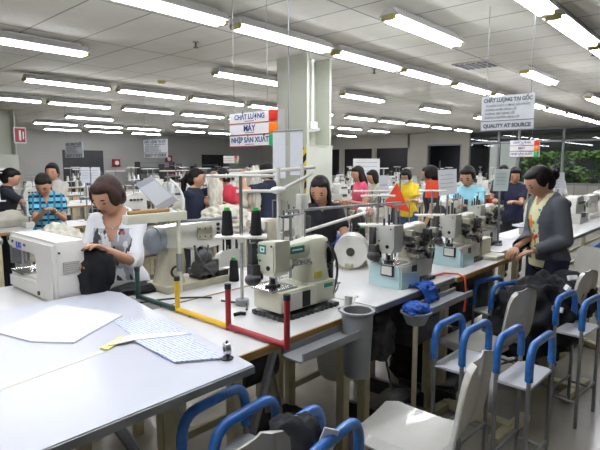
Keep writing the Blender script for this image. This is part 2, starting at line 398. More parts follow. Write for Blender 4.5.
# ------------------------------------------------------------------ worktables
def table_top(m, x0, x1, y0, y1, z=.88, th=.03):
    m.box(((x0+x1)/2, (y0+y1)/2, z-th/2), (x1-x0, y1-y0, th), bev=.003)
def worktable(name, label, x0, x1, y0, y1, z=.88, edge=None, group='sewing tables of the nearest row', legs=True):
    t = thing(name, label, 'table', ((x0+x1)/2, (y0+y1)/2, 0), 0, group)
    W, D_ = x1-x0, y1-y0
    MB().box((0, 0, z-.015), (W, D_, .03), bev=.003).build('table_top', M_top, t)
    if edge is not None:
        MB().box((0, -D_/2-.004, z-.017), (W, .01, .032)).build('edge_band', edge, t)
    if legs:
        for sx in (-1, 1):
            for sy in (-1, 1):
                MB().box((sx*(W/2-.08), sy*(D_/2-.12), (z-.03)/2), (.05, .05, z-.03), bev=.004).build('leg', M_beige, t)
        MB().box((0, D_/2-.12, .22), (W-.2, .03, .04)).build('stretcher', M_beige, t)
    return t
# big white inspection table at the near left
t = thing('inspection_table', 'large white table at the near left, covered with paper', 'table', (0, 0, 0))
poly = [(-1.35, 1.225), (1.124, 1.234), (1.31, 2.49), (1.27, 2.6), (-1.35, 2.6)]
MB().prism(poly, XY, .885, .91).build('table_top', M_white, t)
MB().box((-.113, 1.226, .895), (2.47, .006, .026)).build('edge_band', M_grey_edge, t)
for x, y in ((-1.2, 1.45), (.98, 1.5), (-1.2, 2.45), (1.05, 2.45), (.25, 1.5)):
    MB().box((x, y, .4425), (.06, .06, .885), bev=.004).build('leg', M_beige, t)
MB().tube([(.98, 1.47, .3), (.68, 1.42, .85)], .018).build('brace', M_steel, t)
T1 = worktable('sewing_table', 'sewing table with wooden front edge under the nearest cream machine', 1.19, 2.085, 1.39, 2.17, edge=M_wood)
MB().tube([(-.24, -.375, .845), (-.47, -.34, .18)], .018).build('brace', M_alu, T1)
T2 = worktable('sewing_table', 'sewing table with grey front edge and blue rag on its tray', 2.095, 2.985, 1.375, 2.17, edge=M_grey_edge)
T3 = worktable('sewing_table', 'sewing table with wooden edge whose end the grey cardigan woman touches', 2.995, 3.945, 1.355, 2.17, edge=M_wood)
worktable('sewing_table', 'narrow sewing table beneath the machine facing the white shirt woman', 1.36, 2.25, 2.19, 2.72, edge=M_wood)
worktable('sewing_table', 'sewing table in front of the black shirt woman', 2.26, 3.2, 2.19, 2.6)
worktable('sewing_table', 'sewing table behind the second cyan guarded machine', 3.21, 4.1, 2.19, 2.8)
worktable('sewing_table', 'sewing table in front of the pale blue polo woman', 4.11, 4.93, 1.5, 2.72)
worktable('sewing_table', 'side table with large white cabinet-shaped machine beside white shirt woman', .25, 1.34, 2.64, 3.3, z=.865)
worktable('sewing_table', 'long grey sewing table seen behind the grey cardigan woman', 4.95, 8.4, 1.28, 1.93, edge=M_grey_edge)
worktable('sewing_table', 'farther long sewing table leading towards the garden windows', 8.5, 12.5, 1.28, 2.2)
# braces and dark gear below
t = thing('motor', 'dark clutch motor slung below the nearest wooden edged table', 'motor', (1.75, 1.95, .4), 0, 'motors below tables')
MB().cyl((-.12, 0, .12), (.12, 0, .12), .11, n=20).build('housing', M_dkgrey, t); MB().cyl((.12, 0, .12), (.16, 0, .12), .05).build('pulley', M_steel, t); MB().box((0, 0, .335), (.08, .1, .23)).build('bracket', M_dkgrey, t)
dup(t, (2.55, 1.95, .4), 0, 'dark clutch motor slung below the grey edged table'); dup(t, (3.5, 1.95, .4), 0, 'dark clutch motor slung below the table by the cardigan woman')
def pedal(x, y, lab):
    t = thing('pedal', lab, 'pedal', (x, y, 0), .1, 'treadle pedals on the floor')
    MB().box((0, 0, .09), (.34, .24, .025), rot=Matrix.Rotation(-.25, 4, 'X'), bev=.006).build('plate', M_dkgrey, t)
    buildn(MB().box((-.2, .06, .05), (.03, .4, .1)).box((.2, .06, .05), (.03, .4, .1)), 'side_rail', M_dkgrey, t)
    MB().cyl((.1, .05, .1), (.02, .1, .52), .008).build('rod', M_steel, t)
pedal(1.78, 1.72, 'dark treadle pedal under the nearest cream machine'); pedal(2.68, 1.62, 'dark treadle pedal by the white ribbed basket'); pedal(3.2, 1.5, 'dark treadle pedal below the table by the cardigan woman')
t = thing('control_box', 'dark control box hung under the grey edged table', 'box', (2.72, 1.5, .52)); MB().box((0, 0, .1625), (.34, .18, .325), bev=.01).build('case', M_dkgrey, t); MB().box((0, -.092, .2), (.2, .006, .12)).build('front_plate', M_black, t)
t = thing('control_box', 'dark control box hung under the table before the cardigan woman', 'box', (3.4, 1.5, .5)); MB().box((0, 0, .1725), (.5, .2, .345), bev=.01).build('case', M_dkgrey, t); MB().box((0, -.102, .2), (.2, .006, .12)).build('front_plate', M_black, t)
t = thing('waste_bin', 'white ribbed plastic bin hung under the first two tables', 'bin', (2.12, 1.62, .44))
pr = []
for k in range(9): pr += [(.115+.04*k/8, .02+.33*k/8), (.122+.04*k/8, .035+.33*k/8)]
MB().lathe([(.0, 0), (.10, 0)] + pr + [(.165, .375), (.155, .375), (.105, .02), (0, .02)], n=28).build('body', M_bin, t)
MB().lathe([(.165, .365), (.178, .37), (.178, .385), (.16, .385)], n=28).build('rim', M_bin, t)
for a in (-1, 1): MB().box((a*.1, .12, .393), (.02, .02, .034)).build('hanger', M_steel, t)
MB().tube([(-.25, -.21, .41), (-.92, -.17, -.25)], .02).build('brace', M_steel, t) if 0 else None
# scrap tray and half bucket on table one
t = thing('scrap_tray', 'grey plastic scrap tray below the front wooden edge', 'tray', (1.66, 1.325, .822))
MB().prism([(-.06, .03), (-.062, 0), (-.045, -.014), (.045, -.014), (.062, 0), (.062, .03), (.054, .03), (.054, 0), (.04, -.006), (-.04, -.006), (-.054, 0), (-.052, .03)], YZ, -.24, .15).build('trough', M_tray, t)
MB().box((.0, .085, .022), (.4, .06, .01)).build('bracket', M_steel, t)
t = thing('waste_bucket', 'grey plastic half bucket hanging at the tray end', 'bucket', (1.875, 1.33, .605))
MB().lathe([(.0, 0), (.062, 0), (.075, .3), (.083, .305), (.083, .315), (.068, .315), (.055, .012), (0, .012)], n=22).build('body', M_tray, t)
MB().box((0, .06, .215), (.03, .04, .03)).build('hook', M_steel, t)
t = thing('scrap_tray', 'long grey tray in front of the second table, with blue rag', 'tray', (2.72, 1.285, .80))
MB().prism([(-.06, .03), (-.06, -.005), (.06, -.005), (.06, .03), (.05, .03), (.05, .005), (-.05, .005), (-.05, .03)], YZ, -.3, .22).build('trough', M_tray, t); MB().box((0, .08, .02), (.04, .05, .02)).build('bracket', M_steel, t)
t = thing('waste_funnel', 'small grey round bin lip holding crumpled blue rag', 'bin', (2.36, 1.29, .745))
MB().lathe([(0, 0), (.05, 0), (.075, .06), (.085, .06), (.085, .07), (.07, .07), (.045, .01), (0, .01)], n=22).build('body', M_tray, t); MB().cyl((0, 0, -.745), (0, 0, .0), .014).build('post', M_beige, t)

def blob(name, label, cat, loc, size, m, seed, amp=.22, freq=3, sub=4, group=None, rz=0, flat=True):
    bm = bmesh.new(); bmesh.ops.create_icosphere(bm, subdivisions=sub, radius=1)
    off = Vector((seed*7.3, seed*1.7, seed*3.1))
    for v in bm.verts:
        p = v.co.copy(); n1 = noise.noise(p*freq*.5+off); n2 = abs(noise.noise(p*freq+off*2)); n3 = noise.noise(p*freq*2.6+off)
        v.co = p*(1+amp*(n1*.9+.55-1.3*n2)+amp*.25*n3)
        v.co.x *= size[0]/2; v.co.y *= size[1]/2; v.co.z *= size[2]/2
        if flat and v.co.z < -size[2]*.32: v.co.z = -size[2]*.32
    zm = min(v.co.z for v in bm.verts)
    for v in bm.verts: v.co.z -= zm
    for f in bm.faces: f.smooth = True
    me = bpy.data.meshes.new(name); bm.to_mesh(me); bm.free(); me.materials.append(m)
    o = bpy.data.objects.new(name, me); C.objects.link(o); o.location = loc; o.rotation_euler = (0, 0, rz)
    return tag(o, label, cat, group)
blob('cloth_rag', 'crumpled blue rag in the grey round bin lip', 'cloth', (2.36, 1.29, .80), (.14, .12, .07), M_bluebag, 3, .4, 4)
blob('plastic_bag', 'dark plastic bag hanging below the grey edged table', 'bag', (2.36, 1.55, .5), (.24, .2, .3), M_dkgrey, 9, .3, 4)
blob('cloth_heap', 'dark cloth heap on floor under the nearest table', 'cloth', (1.95, 1.95, 0), (.5, .4, .16), M_blackcloth, 12, .3, 4)
blob('cloth_heap', 'black fabric heap stuffed under the table by the cardigan woman', 'cloth', (3.5, 1.8, 0), (.8, .45, .42), M_blackcloth, 13, .3, 4)

# papers on the white table
def sheet(name, label, pts, z, m, th=.0025, cat='paper'):
    o = MB().prism(pts, XY, z, z+th).build(name, m); return tag(o, label, cat)
def printed():
    m = mat('printed_sheet', '#d4d9e4', .6, var=.01); N, L, b = nodes_of(m)
    tc = N.new('ShaderNodeTexCoord'); sp = N.new('ShaderNodeSeparateXYZ'); L(tc.outputs['Object'], sp.inputs[0])
    wv = N.new('ShaderNodeTexWave'); wv.inputs['Scale'].default_value = 22; wv.bands_direction = 'X'; L(tc.outputs['Object'], wv.inputs['Vector'])
    nz = N.new('ShaderNodeTexNoise'); nz.inputs['Scale'].default_value = 90; L(tc.outputs['Object'], nz.inputs['Vector'])
    mm = N.new('ShaderNodeMath'); mm.operation = 'MULTIPLY'; L(wv.outputs['Fac'], mm.inputs[0]); L(nz.outputs['Fac'], mm.inputs[1])
    r = N.new('ShaderNodeValToRGB'); r.color_ramp.elements[0].color = hexc('#d5dae6'); r.color_ramp.elements[1].color = hexc('#7d97cb'); r.color_ramp.elements[0].position = .3; r.color_ramp.elements[1].position = .55
    L(mm.outputs[0], r.inputs[0]); L(r.outputs[0], b.inputs['Base Color']); return m
M_print = printed()
sheet('paper_sheet', 'large blank white sheet with a raised corner on the near white table', [(0.977, 2.492), (1.102, 2.089), (0.795, 1.897), (0.690, 2.032), (0.632, 2.262)], 0.9105, mat('bright_paper', '#d9dce2', .7, var=.01), .006)
sheet('paper_sheet', 'printed sheet with blue lines, upper one near the dark post', [(1.040, 2.075), (1.212, 1.888), (1.164, 1.648), (0.987, 1.782)], 0.9105, M_print, .002)
sheet('paper_sheet', 'printed sheet with blue lines, lower one near the table corner', [(0.963, 1.782), (1.140, 1.639), (1.083, 1.346), (0.944, 1.438)], 0.9130, M_print, .006)
sheet('paper_strip', 'crumpled tracing strip between the two printed sheets', [(0.862, 1.754), (0.977, 1.802), (1.150, 1.663), (1.131, 1.639), (0.958, 1.735)], 0.9185, mat('tracing_paper', '#e2e4da', .6, var=.08, scale=40), .003)
sheet('tape_strip', 'short yellow tape piece beside the printed sheets', [(0.834, 1.763), (0.949, 1.821), (0.968, 1.802), (0.848, 1.725)], 0.9140, mat('bright_tape', '#e8e38a', .5), .003, 'tape')
sheet('tape_strip', 'long pale yellow tape stripe running across the white table', [(-0.192, 1.591), (0.824, 1.754), (0.834, 1.725), (-0.192, 1.552)], 0.9103, mat('pale_tape', '#e6e8d2', .5), .0012, 'tape')
# small clear pin dispenser
t = thing('pin_dispenser', 'small round clear pin dispenser on black foot at table corner', 'dispenser', (1.097, 1.342, .9105))
MB().lathe([(0, 0), (.022, 0), (.024, .004), (.012, .01), (.008, .016), (0, .016)]).build('foot', M_black, t)
MB().cyl((-.009, .004, .037), (.009, -.004, .037), .023, n=22).build('drum', M_chrome, t); MB().cyl((-.011, .005, .037), (.011, -.005, .037), .009, n=14).build('hub', M_black, t); MB().cyl((0, 0, .058), (0, 0, .066), .004).build('tip', M_black, t)

# coloured tube rack
t = thing('tube_rack', 'low tube rack with dark, yellow and red bays along table end', 'rack', (1.36, 0, .896))
def seg(name, m, y0, y1, r=.0125): MB().cyl((0, y0, .0), (0, y1, 0), r).build(name, m, t)
seg('base_tube', M_dkgreen, 2.4, 2.035); seg('base_tube', M_yellow, 2.035, 1.652); seg('base_tube', M_red, 1.652, 1.297)
for y, m, h in ((2.4, M_dkgreen, .16), (2.033, M_yellow, .165), (1.65, M_red, .19), (1.297, M_red, .205)):
    p = MB().cyl((0, y, -.0125), (0, y, h-.02), .0125).build('upright', m, t); MB().cyl((0, y, h-.022), (0, y, h), .0145).build('end_cap', M_black, p)
for y in (1.6, 1.93): MB().box((0, y, -.03), (.018, .012, .06)).build('foot', M_steel, t)

# ------------------------------------------------------------------ sewing machines
def machine(name, label, body=M_cream, head=M_cream, guard=False, badge=True, loc=(0, 0, 0), rz=0, group='sewing machines of the nearest row'):
    t = thing(name, label, 'sewing machine', loc, rz, group)
    m = MB().box((.0, 0, .010), (.40, .22, .020), bev=.004)
    for k in range(11): m.box((-.17+.034*k, -.111, .013), (.012, .008, .024))
    for k in range(6): m.box((-.201, -.085+.034*k, .013), (.008, .012, .024))
    m.build('drip_pan', M_dkgrey, t)
    b = MB().box((-.075, 0, .085), (.25, .19, .1), bev=.01).box((.1, 0, .085), (.2, .17, .11), bev=.012).build('bed', head, t)
    MB().box((-.12, -.098, .082), (.11, .008, .085), bev=.003).build('bed_cover', M_body, b); MB().box((-.03, -.096, .08), (.05, .006, .075)).build('slot', M_black, b)
    MB().box((-.15, 0, .139), (.16, .15, .008)).build('needle_plate', M_chrome, t)
    c = MB()
    def rg(cx, cy, z, wx, wy, k=14): return [(cx+wx*math.copysign(abs(math.cos(2*PI*i/k))**.55, math.cos(2*PI*i/k)), cy+wy*math.copysign(abs(math.sin(2*PI*i/k))**.55, math.sin(2*PI*i/k)), z) for i in range(k)]
    c.rings([rg(.1, .0, .1, .098, .085), rg(.1, .0, .15, .085, .078), rg(.1, 0, .22, .073, .068), rg(.105, 0, .28, .072, .062), rg(.11, 0, .335, .07, .058), rg(.11, 0, .352, .055, .045)])
    c.build('column', body, t)
    a = MB(); a.rings([[(x, y*wy, zc+z*wz) for y, z in [(math.copysign(abs(math.cos(2*PI*i/14))**.5, math.cos(2*PI*i/14)), math.copysign(abs(math.sin(2*PI*i/14))**.5, math.sin(2*PI*i/14))) for i in range(14)]] for x, zc, wy, wz in ((-.12, .292, .044, .046), (-.02, .3, .044, .044), (.08, .308, .05, .046), (.16, .314, .046, .046), (.2, .314, .03, .03))])
    a.build('arm', head, t)
    h = MB(); h.prism([(-.062, .365), (.056, .355), (.055, .225), (.02, .2), (-.045, .2), (-.062, .235)], YZ, -.2, -.105)
    h = h.build('head', head, t)
    fp = MB().box((-.2025, 0, .285), (.006, .105, .13), bev=.002).build('face_plate', head, h)
    if badge:
        MB().box((-.2065, .02, .325), (.003, .05, .042)).build('badge', M_teal, h)
        MB().box((-.2085, .03, .325), (.002, .008, .028)).box((-.2085, .013, .334), (.002, .02, .007)).box((-.2085, .007, .325), (.002, .006, .02)).box((-.2085, .015, .316), (.002, .022, .006)).build('badge_mark', M_whitepaint, h)
        p = MB().box((-.045, -.047, .312), (.1, .006, .034)).build('name_plate', M_teal, t); MB().box((-.045, -.051, .312), (.07, .002, .007)).build('plate_mark', M_whitepaint, p)
    buildn(MB().cyl((-.21, -.02, .24), (-.2, -.02, .24), .011).cyl((-.208, .038, .27), (-.2, .038, .27), .005).cyl((-.208, -.042, .345), (-.2, -.042, .345), .005), 'screw', M_black, h)
    MB().cyl((-.155, -.02, .15), (-.155, -.02, .21), .006).cyl((-.165, .01, .155), (-.165, .01, .21), .006).cyl((-.14, .03, .16), (-.14, .03, .21), .005).build('needle_bar', M_chrome, t)
    MB().box((-.16, 0, .148), (.07, .03, .01)).box((-.15, .01, .165), (.02, .02, .03)).build('presser_foot', M_dkgrey, t)
    k = MB()
    for i in range(4): k.cyl((-.09+.035*i, -.05, .262-.006*i), (-.09+.035*i, -.085, .262-.006*i), .013, .009, n=10)
    k.box((-.03, -.058, .25), (.13, .012, .025)); k.build('tension_posts', M_chrome, t)
    w_ = MB(); w_.cyl((.2, 0, .25), (.225, 0, .25), .06, n=24).cyl((.225, 0, .25), (.245, 0, .25), .04, n=20); w_.build('handwheel', M_dkgrey, t)
    g = MB()
    for i in range(4): g.box((.19, -.045+.012*i, .20-.035*i), (.05, .03, .02), rz=.3)
    g.cyl((.19, -.06, .13), (.19, -.06, .22), .012).cyl((.2, .04, .1), (.2, .04, .2), .015); g.tube(bezier((.16, -.06, .33), (.26, -.09, .22), (.18, -.08, .06)), .006); g.build('linkage', M_dkgrey, t)
    d = MB(); d.box((-.225, .06, .205), (.05, .05, .09), bev=.01).box((-.22, .075, .29), (.03, .03, .12)).ball((-.235, .055, .18), (.04, .04, .03)); d.build('knife_unit', M_dkgrey, t)
    th = MB(); th.cyl((-.07, .02, .34), (-.07, .02, .47), .004, n=6).tube([(-.1, .02, .47), (.08, .02, .475)], .004, n=6).cyl((.08, .02, .35), (.08, .02, .475), .004, n=6); th.build('thread_guide', M_steel, t)
    if badge:
        MB().box((.075, -.077, .175), (.05, .006, .035), rot=Matrix.Rotation(.12, 4, 'X')).build('caution_label', mat('caution_yellow', '#d8d04a', .5), t); MB().box((.14, -.086, .115), (.06, .006, .02)).build('model_label', M_teal, t)
    if not badge:
        rn = random.Random(17)
        for nm, mt_, k_ in (('looper_mechanism', M_dkgrey, 12), ('adjusting_plates', M_putty, 9), ('bright_fittings', M_chrome, 9)):
            q = MB()
            for _ in range(k_):
                x, z = rn.uniform(-.09, .19), rn.uniform(.12, .33); q.box((x, -.072+rn.uniform(-.02, .01), z), (rn.uniform(.012, .045), .05, rn.uniform(.01, .04)), bev=.003)
            q.box((.05, -.06, .22), (.24, .02, .012)).box((.13, -.06, .22), (.016, .02, .2)).box((-.03, -.055, .25), (.014, .02, .12))
            q.build(nm, mt_, t)
        q = MB(); [q.cyl((-.17+.05*k, .03, .35), (-.17+.05*k, .03, .40+.02*(k % 3)), .006, n=8) for k in range(4)]; q.box((-.095, .03, .352), (.18, .02, .012)); q.build('thread_posts', M_dkgrey, t)
    if guard:
        MB().prism([(-.105, .0), (.115, .0), (.112, .11), (.095, .135), (.0, .14), (-.02, .17), (-.1, .175)], lambda u, v, q: (-.2+q, -u, v), -.012, .0).build('guard_plate', M_cyan, t)
        MB().prism([(-.11, 0), (.08, 0), (.08, .06), (.05, .085), (-.11, .1)], lambda u, v, q: (u-.1, -.12-q, v), 0, .008).build('side_guard', M_cyan, t)
        fr_ = MB().box((-.222, -.035, .105), (.012, .09, .07), bev=.006).build('window_frame', M_black, t); MB().box((-.23, -.035, .105), (.004, .07, .05)).build('window_plate', M_body, fr_)
    return t
ZT = .881
machine('sewing_machine', 'nearest cream sewing machine with teal badge behind the red tube uprights', loc=(1.79, 1.64, ZT), rz=-.04)
machine('sewing_machine', 'grey white sewing machine with cyan guard beside the bright blue cloth', M_putty, M_bodygrey, True, False, loc=(2.68, 1.56, ZT), rz=-.05)
machine('sewing_machine', 'grey white sewing machine with cyan guard nearest the cardigan woman', M_putty, M_bodygrey, True, False, loc=(3.5, 1.58, ZT), rz=0)
machine('sewing_machine', 'grey white sewing machine behind the cream carton by the cardigan woman', M_putty, M_bodygrey, False, False, loc=(4.42, 1.78, ZT), rz=0)
machine('sewing_machine', 'grey sewing machine right of the black cones facing the black shirt woman', M_putty, M_body, False, False, loc=(2.46, 2.42, ZT), rz=PI)
machine('sewing_machine', 'grey sewing machine beneath the orange red triangular flag', M_putty, M_body, False, False, loc=(3.62, 2.42, ZT), rz=PI)
machine('sewing_machine', 'grey sewing machine in front of the pale blue polo woman', M_putty, M_body, False, False, loc=(4.85, 2.3, ZT), rz=PI)

# machine seen from behind, worked by the woman in the white shirt
t = thing('sewing_machine', 'putty coloured machine seen from behind, worked by the white shirt woman', 'sewing machine', (1.74, 2.47, ZT), 0, 'sewing machines of the nearest row')
MB().box((0, 0, .02), (.46, .24, .04), bev=.006).build('base_plate', M_putty, t)
m = MB(); m.rings([[(cx+wx*math.copysign(abs(math.cos(a))**.6, math.cos(a)), wy*math.copysign(abs(math.sin(a))**.6, math.sin(a)), z) for a in [2*PI*i/14 for i in range(14)]] for cx, wx, wy, z in ((-.14, .085, .09, .03), (-.14, .07, .075, .08), (-.135, .055, .06, .2), (-.13, .055, .055, .33))]); m.build('column', M_putty, t)
MB().cyl((-.14, -.078, .11), (-.14, -.07, .11), .035, n=22).build('inspection_ring', M_black, t); MB().cyl((-.14, -.084, .11), (-.14, -.076, .11), .025, n=22).build('ring_cover', M_cream, t)
ah = MB(); ah.prism([(-.2, .365), (.2, .38), (.215, .36), (.21, .235), (.19, .225), (.1, .215), (.05, .24), (.0, .215), (-.02, .235), (-.2, .25)], XZ, -.06, .05); ah = ah.build('arm', M_jw, t)
MB().box((.075, -.064, .315), (.11, .008, .075), bev=.002).build('cover_plate', M_putty, ah)
m = MB(); [m.cyl((.035+.04*i, -.07, .29+.05*j), (.035+.04*i, -.064, .29+.05*j), .005, n=8) for i in range(3) for j in range(2)]; buildn(m, 'bolt', M_dkgrey, ah)
m = MB(); [m.cyl((.175, -.07, .27+.028*j), (.175, -.06, .27+.028*j), .01, n=10) for j in range(4)]; buildn(m, 'dial', M_black, ah)
m = MB().cyl((-.24, -.02, .3), (-.2, -.02, .3), .07, n=24).ball((-.25, -.02, .29), (.045, .07, .075)); m.build('handwheel', mat('blue_grey_enamel', '#7d848a', .4), t)
m = MB(); m.cyl((.0, -.07, .1), (.12, -.07, .1), .05, n=18).ball((.05, -.08, .17), (.06, .04, .05)).box((.1, -.05, .09), (.1, .1, .12), bev=.01).box((.14, 0, .05), (.16, .2, .05)); m.tube(bezier((0, -.06, .24), (-.04, -.16, .15), (.1, -.12, .05)), .008); m.tube(bezier((.1, -.06, .23), (.02, -.16, .2), (.0, -.1, .06)), .007); m.build('looper_gear', M_dkgrey, t)
m = MB().cyl((.16, 0, .07), (.16, 0, .23), .007).cyl((.13, .02, .1), (.13, .02, .23), .006); m.build('needle_bar', M_chrome, t)
MB().prism([(-.0, .0), (.14, .05), (.15, .03), (.02, -.03)], XY, .045, .06).build('lever', M_black, t)

# large white machine with rear vent at the left
t = thing('sewing_machine', 'large white machine with square rear vent at the frame edge', 'sewing machine', (1.09, 2.62, .866), 0, 'sewing machines of the nearest row')
m = MB(); m.prism([(0, 0), (.66, 0), (.66, .1), (.25, .105), (.24, .13), (.24, .22), (.26, .24), (.62, .24), (.66, .27), (.65, .325), (.6, .335), (.0, .335), (-.01, .3)], YZ, -.075, .105)
bmesh.ops.recalc_face_normals(m.bm, faces=m.bm.faces)
bmesh.ops.bevel(m.bm, geom=[e for e in m.bm.edges if abs(e.verts[0].co.x-e.verts[1].co.x) < .01], offset=.02, segments=3, affect='EDGES')
bd = m.build('body', M_jw, t)
MB().box((.015, -.012, .2), (.085, .006, .055)).build('vent', mat('vent_grey', '#9f9c92', .6), t)
m = MB(); [m.box((.015, -.016, .178+.011*k), (.085, .003, .004)) for k in range(5)]; m.build('vent_slats', M_house, t)
m = MB(); [m.cyl((x, -.016, z), (x, -.006, z), .006, n=8) for x, z in ((-.045, .28), (.075, .28))]; m.cyl((-.082, .24, .2), (-.074, .24, .2), .007).cyl((-.082, .24, .16), (-.074, .24, .16), .007).cyl((-.082, .2, .04), (-.07, .2, .04), .012).cyl((-.082, .62, .3), (-.07, .62, .3), .014).cyl((-.082, .55, .29), (-.07, .55, .29), .008); buildn(m, 'screw', M_dkgrey, t)
text('JUKI', .045, mat('logo_blue', '#2a43b8', .5), t, (-.0765, .46, .275), (PI/2, 0, -PI/2), bold=.0015)
MB().box((-.077, .37, .285), (.003, .03, .014)).build('plate', M_dkgrey, t)
m = MB().cyl((0, .58, .13), (0, .58, .25), .01).cyl((-.03, .55, .13), (-.03, .55, .25), .008).box((-.02, .58, .14), (.06, .08, .02)); m.build('needle_bar', M_chrome, t)
MB().box((.015, .53, .108), (.17, .2, .012)).build('needle_plate', M_chrome, t)
m = MB().cyl((-.12, .66, .28), (-.1, .66, .28), .02).cyl((0, .66, .3), (0, .7, .3), .03).box((0, .675, .2), (.1, .03, .12)); m.build('tension_unit', M_steel, t)

# ------------------------------------------------------------------ thread cones and stands
def make_cone(col=M_cone, tip=M_green):
    r = thing('thread_cone', '', 'thread cone')
    MB().lathe([(.0, 0), (.030, 0), (.032, .01), (.024, .125), (.018, .132), (0, .132)]).build('thread', col, r); MB().lathe([(0, .131), (.017, .131), (.014, .148), (0, .15)]).build('tip', tip, r)
    return r
cone0 = None
def cone(x, y, z, label, s=1.0):
    global cone0
    if cone0 is None: cone0 = make_cone(); o = cone0; o.location = (x, y, z); o['label'] = label; o['group'] = 'black thread cones'
    else: o = dup(cone0, (x, y, z), 0, label, 'black thread cones')
    o.scale = (s, s, s)
def stand(label, x, y, z0, plate, top, barlen=.3, rz=0, yoff=0):
    t = thing('thread_stand', label, 'thread stand', (x, y, z0), rz, 'thread stands')
    MB().cyl((0, 0, 0), (0, 0, .03), .035).build('base', M_steel, t)
    MB().cyl((0, 0, 0), (0, 0, top), .009).build('pole', M_chrome, t)
    p = MB().box((0, 0, plate), (.26, .12, .012), bev=.004); p.box((0, 0, plate-.012), (.03, .12, .02)); p.build('spool_tray', M_body, t)
    q = MB(); [q.cyl((sx*.075, 0, plate), (sx*.075, 0, plate+.12), .004, n=6) for sx in (-1, 1)]; q.build('spool_pin', M_steel, t)
    q = MB().tube([(-barlen/2, 0, top), (barlen/2, 0, top)], .008); [q.tube(bezier((sx*.075, 0, top), (sx*.075, .03, top-.03), (sx*.075, .05, top+.01), 6), .004, n=6) for sx in (-1, 1)]; q.build('guide_bar', M_body, t)
    return t
stand('thread stand holding two black cones above the nearest cream machine', 1.66, 1.90, ZT, .355, .66, .34, rz=-PI/4)
cone(1.613, 1.953-.0, ZT+.362, 'black cone with green tip, left one above nearest cream machine', .95)
cone(1.713, 1.847, ZT+.362, 'black cone with green tip, right one above nearest cream machine', .95)
cone(1.98, 2.34, ZT, 'black cone with green tip on tabletop, left one behind yellow upright')
cone(2.11, 2.26, ZT, 'black cone with green tip on tabletop, right one behind yellow upright')
cone(.66, 2.72, .866, 'black cone with green tip beside large white machine at frame edge')
cone(3.06, 1.99, ZT, 'black cone standing left of the cyan guarded machine by blue cloth', .8)
stand('thread stand with two black cones in front of the dark pole flag', 3.42, 2.30, ZT, .08, .5, .3, rz=-PI/4)
cone(3.37, 2.353, ZT+.086, 'black cone with green tip, left one below the red square flag', .85); cone(3.47, 2.247, ZT+.086, 'black cone with green tip, right one below the red square flag', .85)
# tall tubular yarn frame over table one (white crossbars beside the hanging sheets)
t = thing('yarn_frame', 'tall white tubular frame with double top bars before column', 'frame', (1.98, 1.95, ZT), -.2)
MB().cyl((0, .0, 0), (0, 0, .70), .011).build('post', M_body, t); MB().cyl((.2, .05, 0), (.2, .05, .72), .013).build('post', M_body, t)
MB().tube([(-.22, .16, .66), (.28, .03, .70)], .011).build('top_bar', M_body, t); MB().tube([(-.2, .12, .57), (.0, 0, .57), (.27, .05, .66)], .009).build('lower_bar', M_body, t)
buildn(MB().ball((-.0, 0, .575), (.05, .03, .022)).box((.2, .05, .5), (.06, .05, .09), bev=.01), 'clamp', M_body, t)
# long thin rods across the middle
t = thing('guide_rod', 'long grey steel guide rod crossing in front of black shirt woman', 'rod', (2.1, 2.0, 1.33)); MB().tube([(0, 0, .0), (1.1, -.1, -.01)], .009).build('rod', M_steel, t); MB().cyl((.03, 0, -.449), (.03, 0, 0), .009).build('post', M_steel, t); MB().cyl((1.05, -.095, -.449), (1.05, -.095, 0), .009).build('post', M_steel, t)
t = thing('hose_arm', 'white tubular arm with striped knob left of the orange flag', 'arm', (2.3, 2.05, ZT)); MB().cyl((0, 0, 0), (0, 0, .30), .012).build('post', M_body, t); MB().tube([(0, 0, .30), (.72, .02, .37)], .011).build('tube', M_body, t); MB().ball((.75, .02, .365), .035).build('knob', mat('striped_knob', '#b98a80', .5, var=.5, scale=60), t)

# guard frame with paper holder beside the white shirt woman
t = thing('machine_frame', 'cream tubular stand with wooden handle beside the white shirt woman', 'frame', (1.6, 2.36, ZT), 0)
MB().cyl((.0, 0, 0), (.0, 0, .47), .013).build('post', M_cream, t); MB().cyl((.0, 0, .12), (.0, 0, .22), .017).build('sleeve', M_steel, t)
MB().box((-.14, .0, .435), (.36, .06, .05), bev=.006).build('beam', M_cream, t); MB().tube([(.0, 0, .4), (.42, .0, .39)], .009).build('rail', M_steel, t)
MB().tube([(-.3, 0, .468), (-.06, 0, .468)], .012).build('handle', M_wood, t)
t = thing('paper_holder', 'tilted grey clip holder with white sheet on a curved arm', 'holder', (1.63, 2.36, 1.345))
MB().tube(bezier((.0, .0, .0), (.02, -.02, .1), (-.05, .04, .17)), .007).build('arm', M_whitepaint, t)
a_, b_, c_, d_ = [Vector(p)-t.location for p in ((1.434, 2.515, 1.491), (1.493, 2.449, 1.535), (1.593, 2.339, 1.40), (1.522, 2.417, 1.337))]
n_ = (b_-a_).cross(d_-a_).normalized(); n_ = -n_ if n_.y > 0 else n_
MB().rings([[a_, b_, c_, d_], [q-n_*.006 for q in (a_, b_, c_, d_)]]).build('clip_board', mat('grey_clear_plastic', '#b4b8be', .35), t)
f_ = lambda u, v: (a_*(1-u)+b_*u)*(1-v)+(d_*(1-u)+c_*u)*v+n_*.002
MB().rings([[f_(.04, .16), f_(.96, .16), f_(.96, .8), f_(.04, .8)], [q-n_*.0015 for q in (f_(.04, .16), f_(.96, .16), f_(.96, .8), f_(.04, .8))]]).build('sheet', M_paper, t)

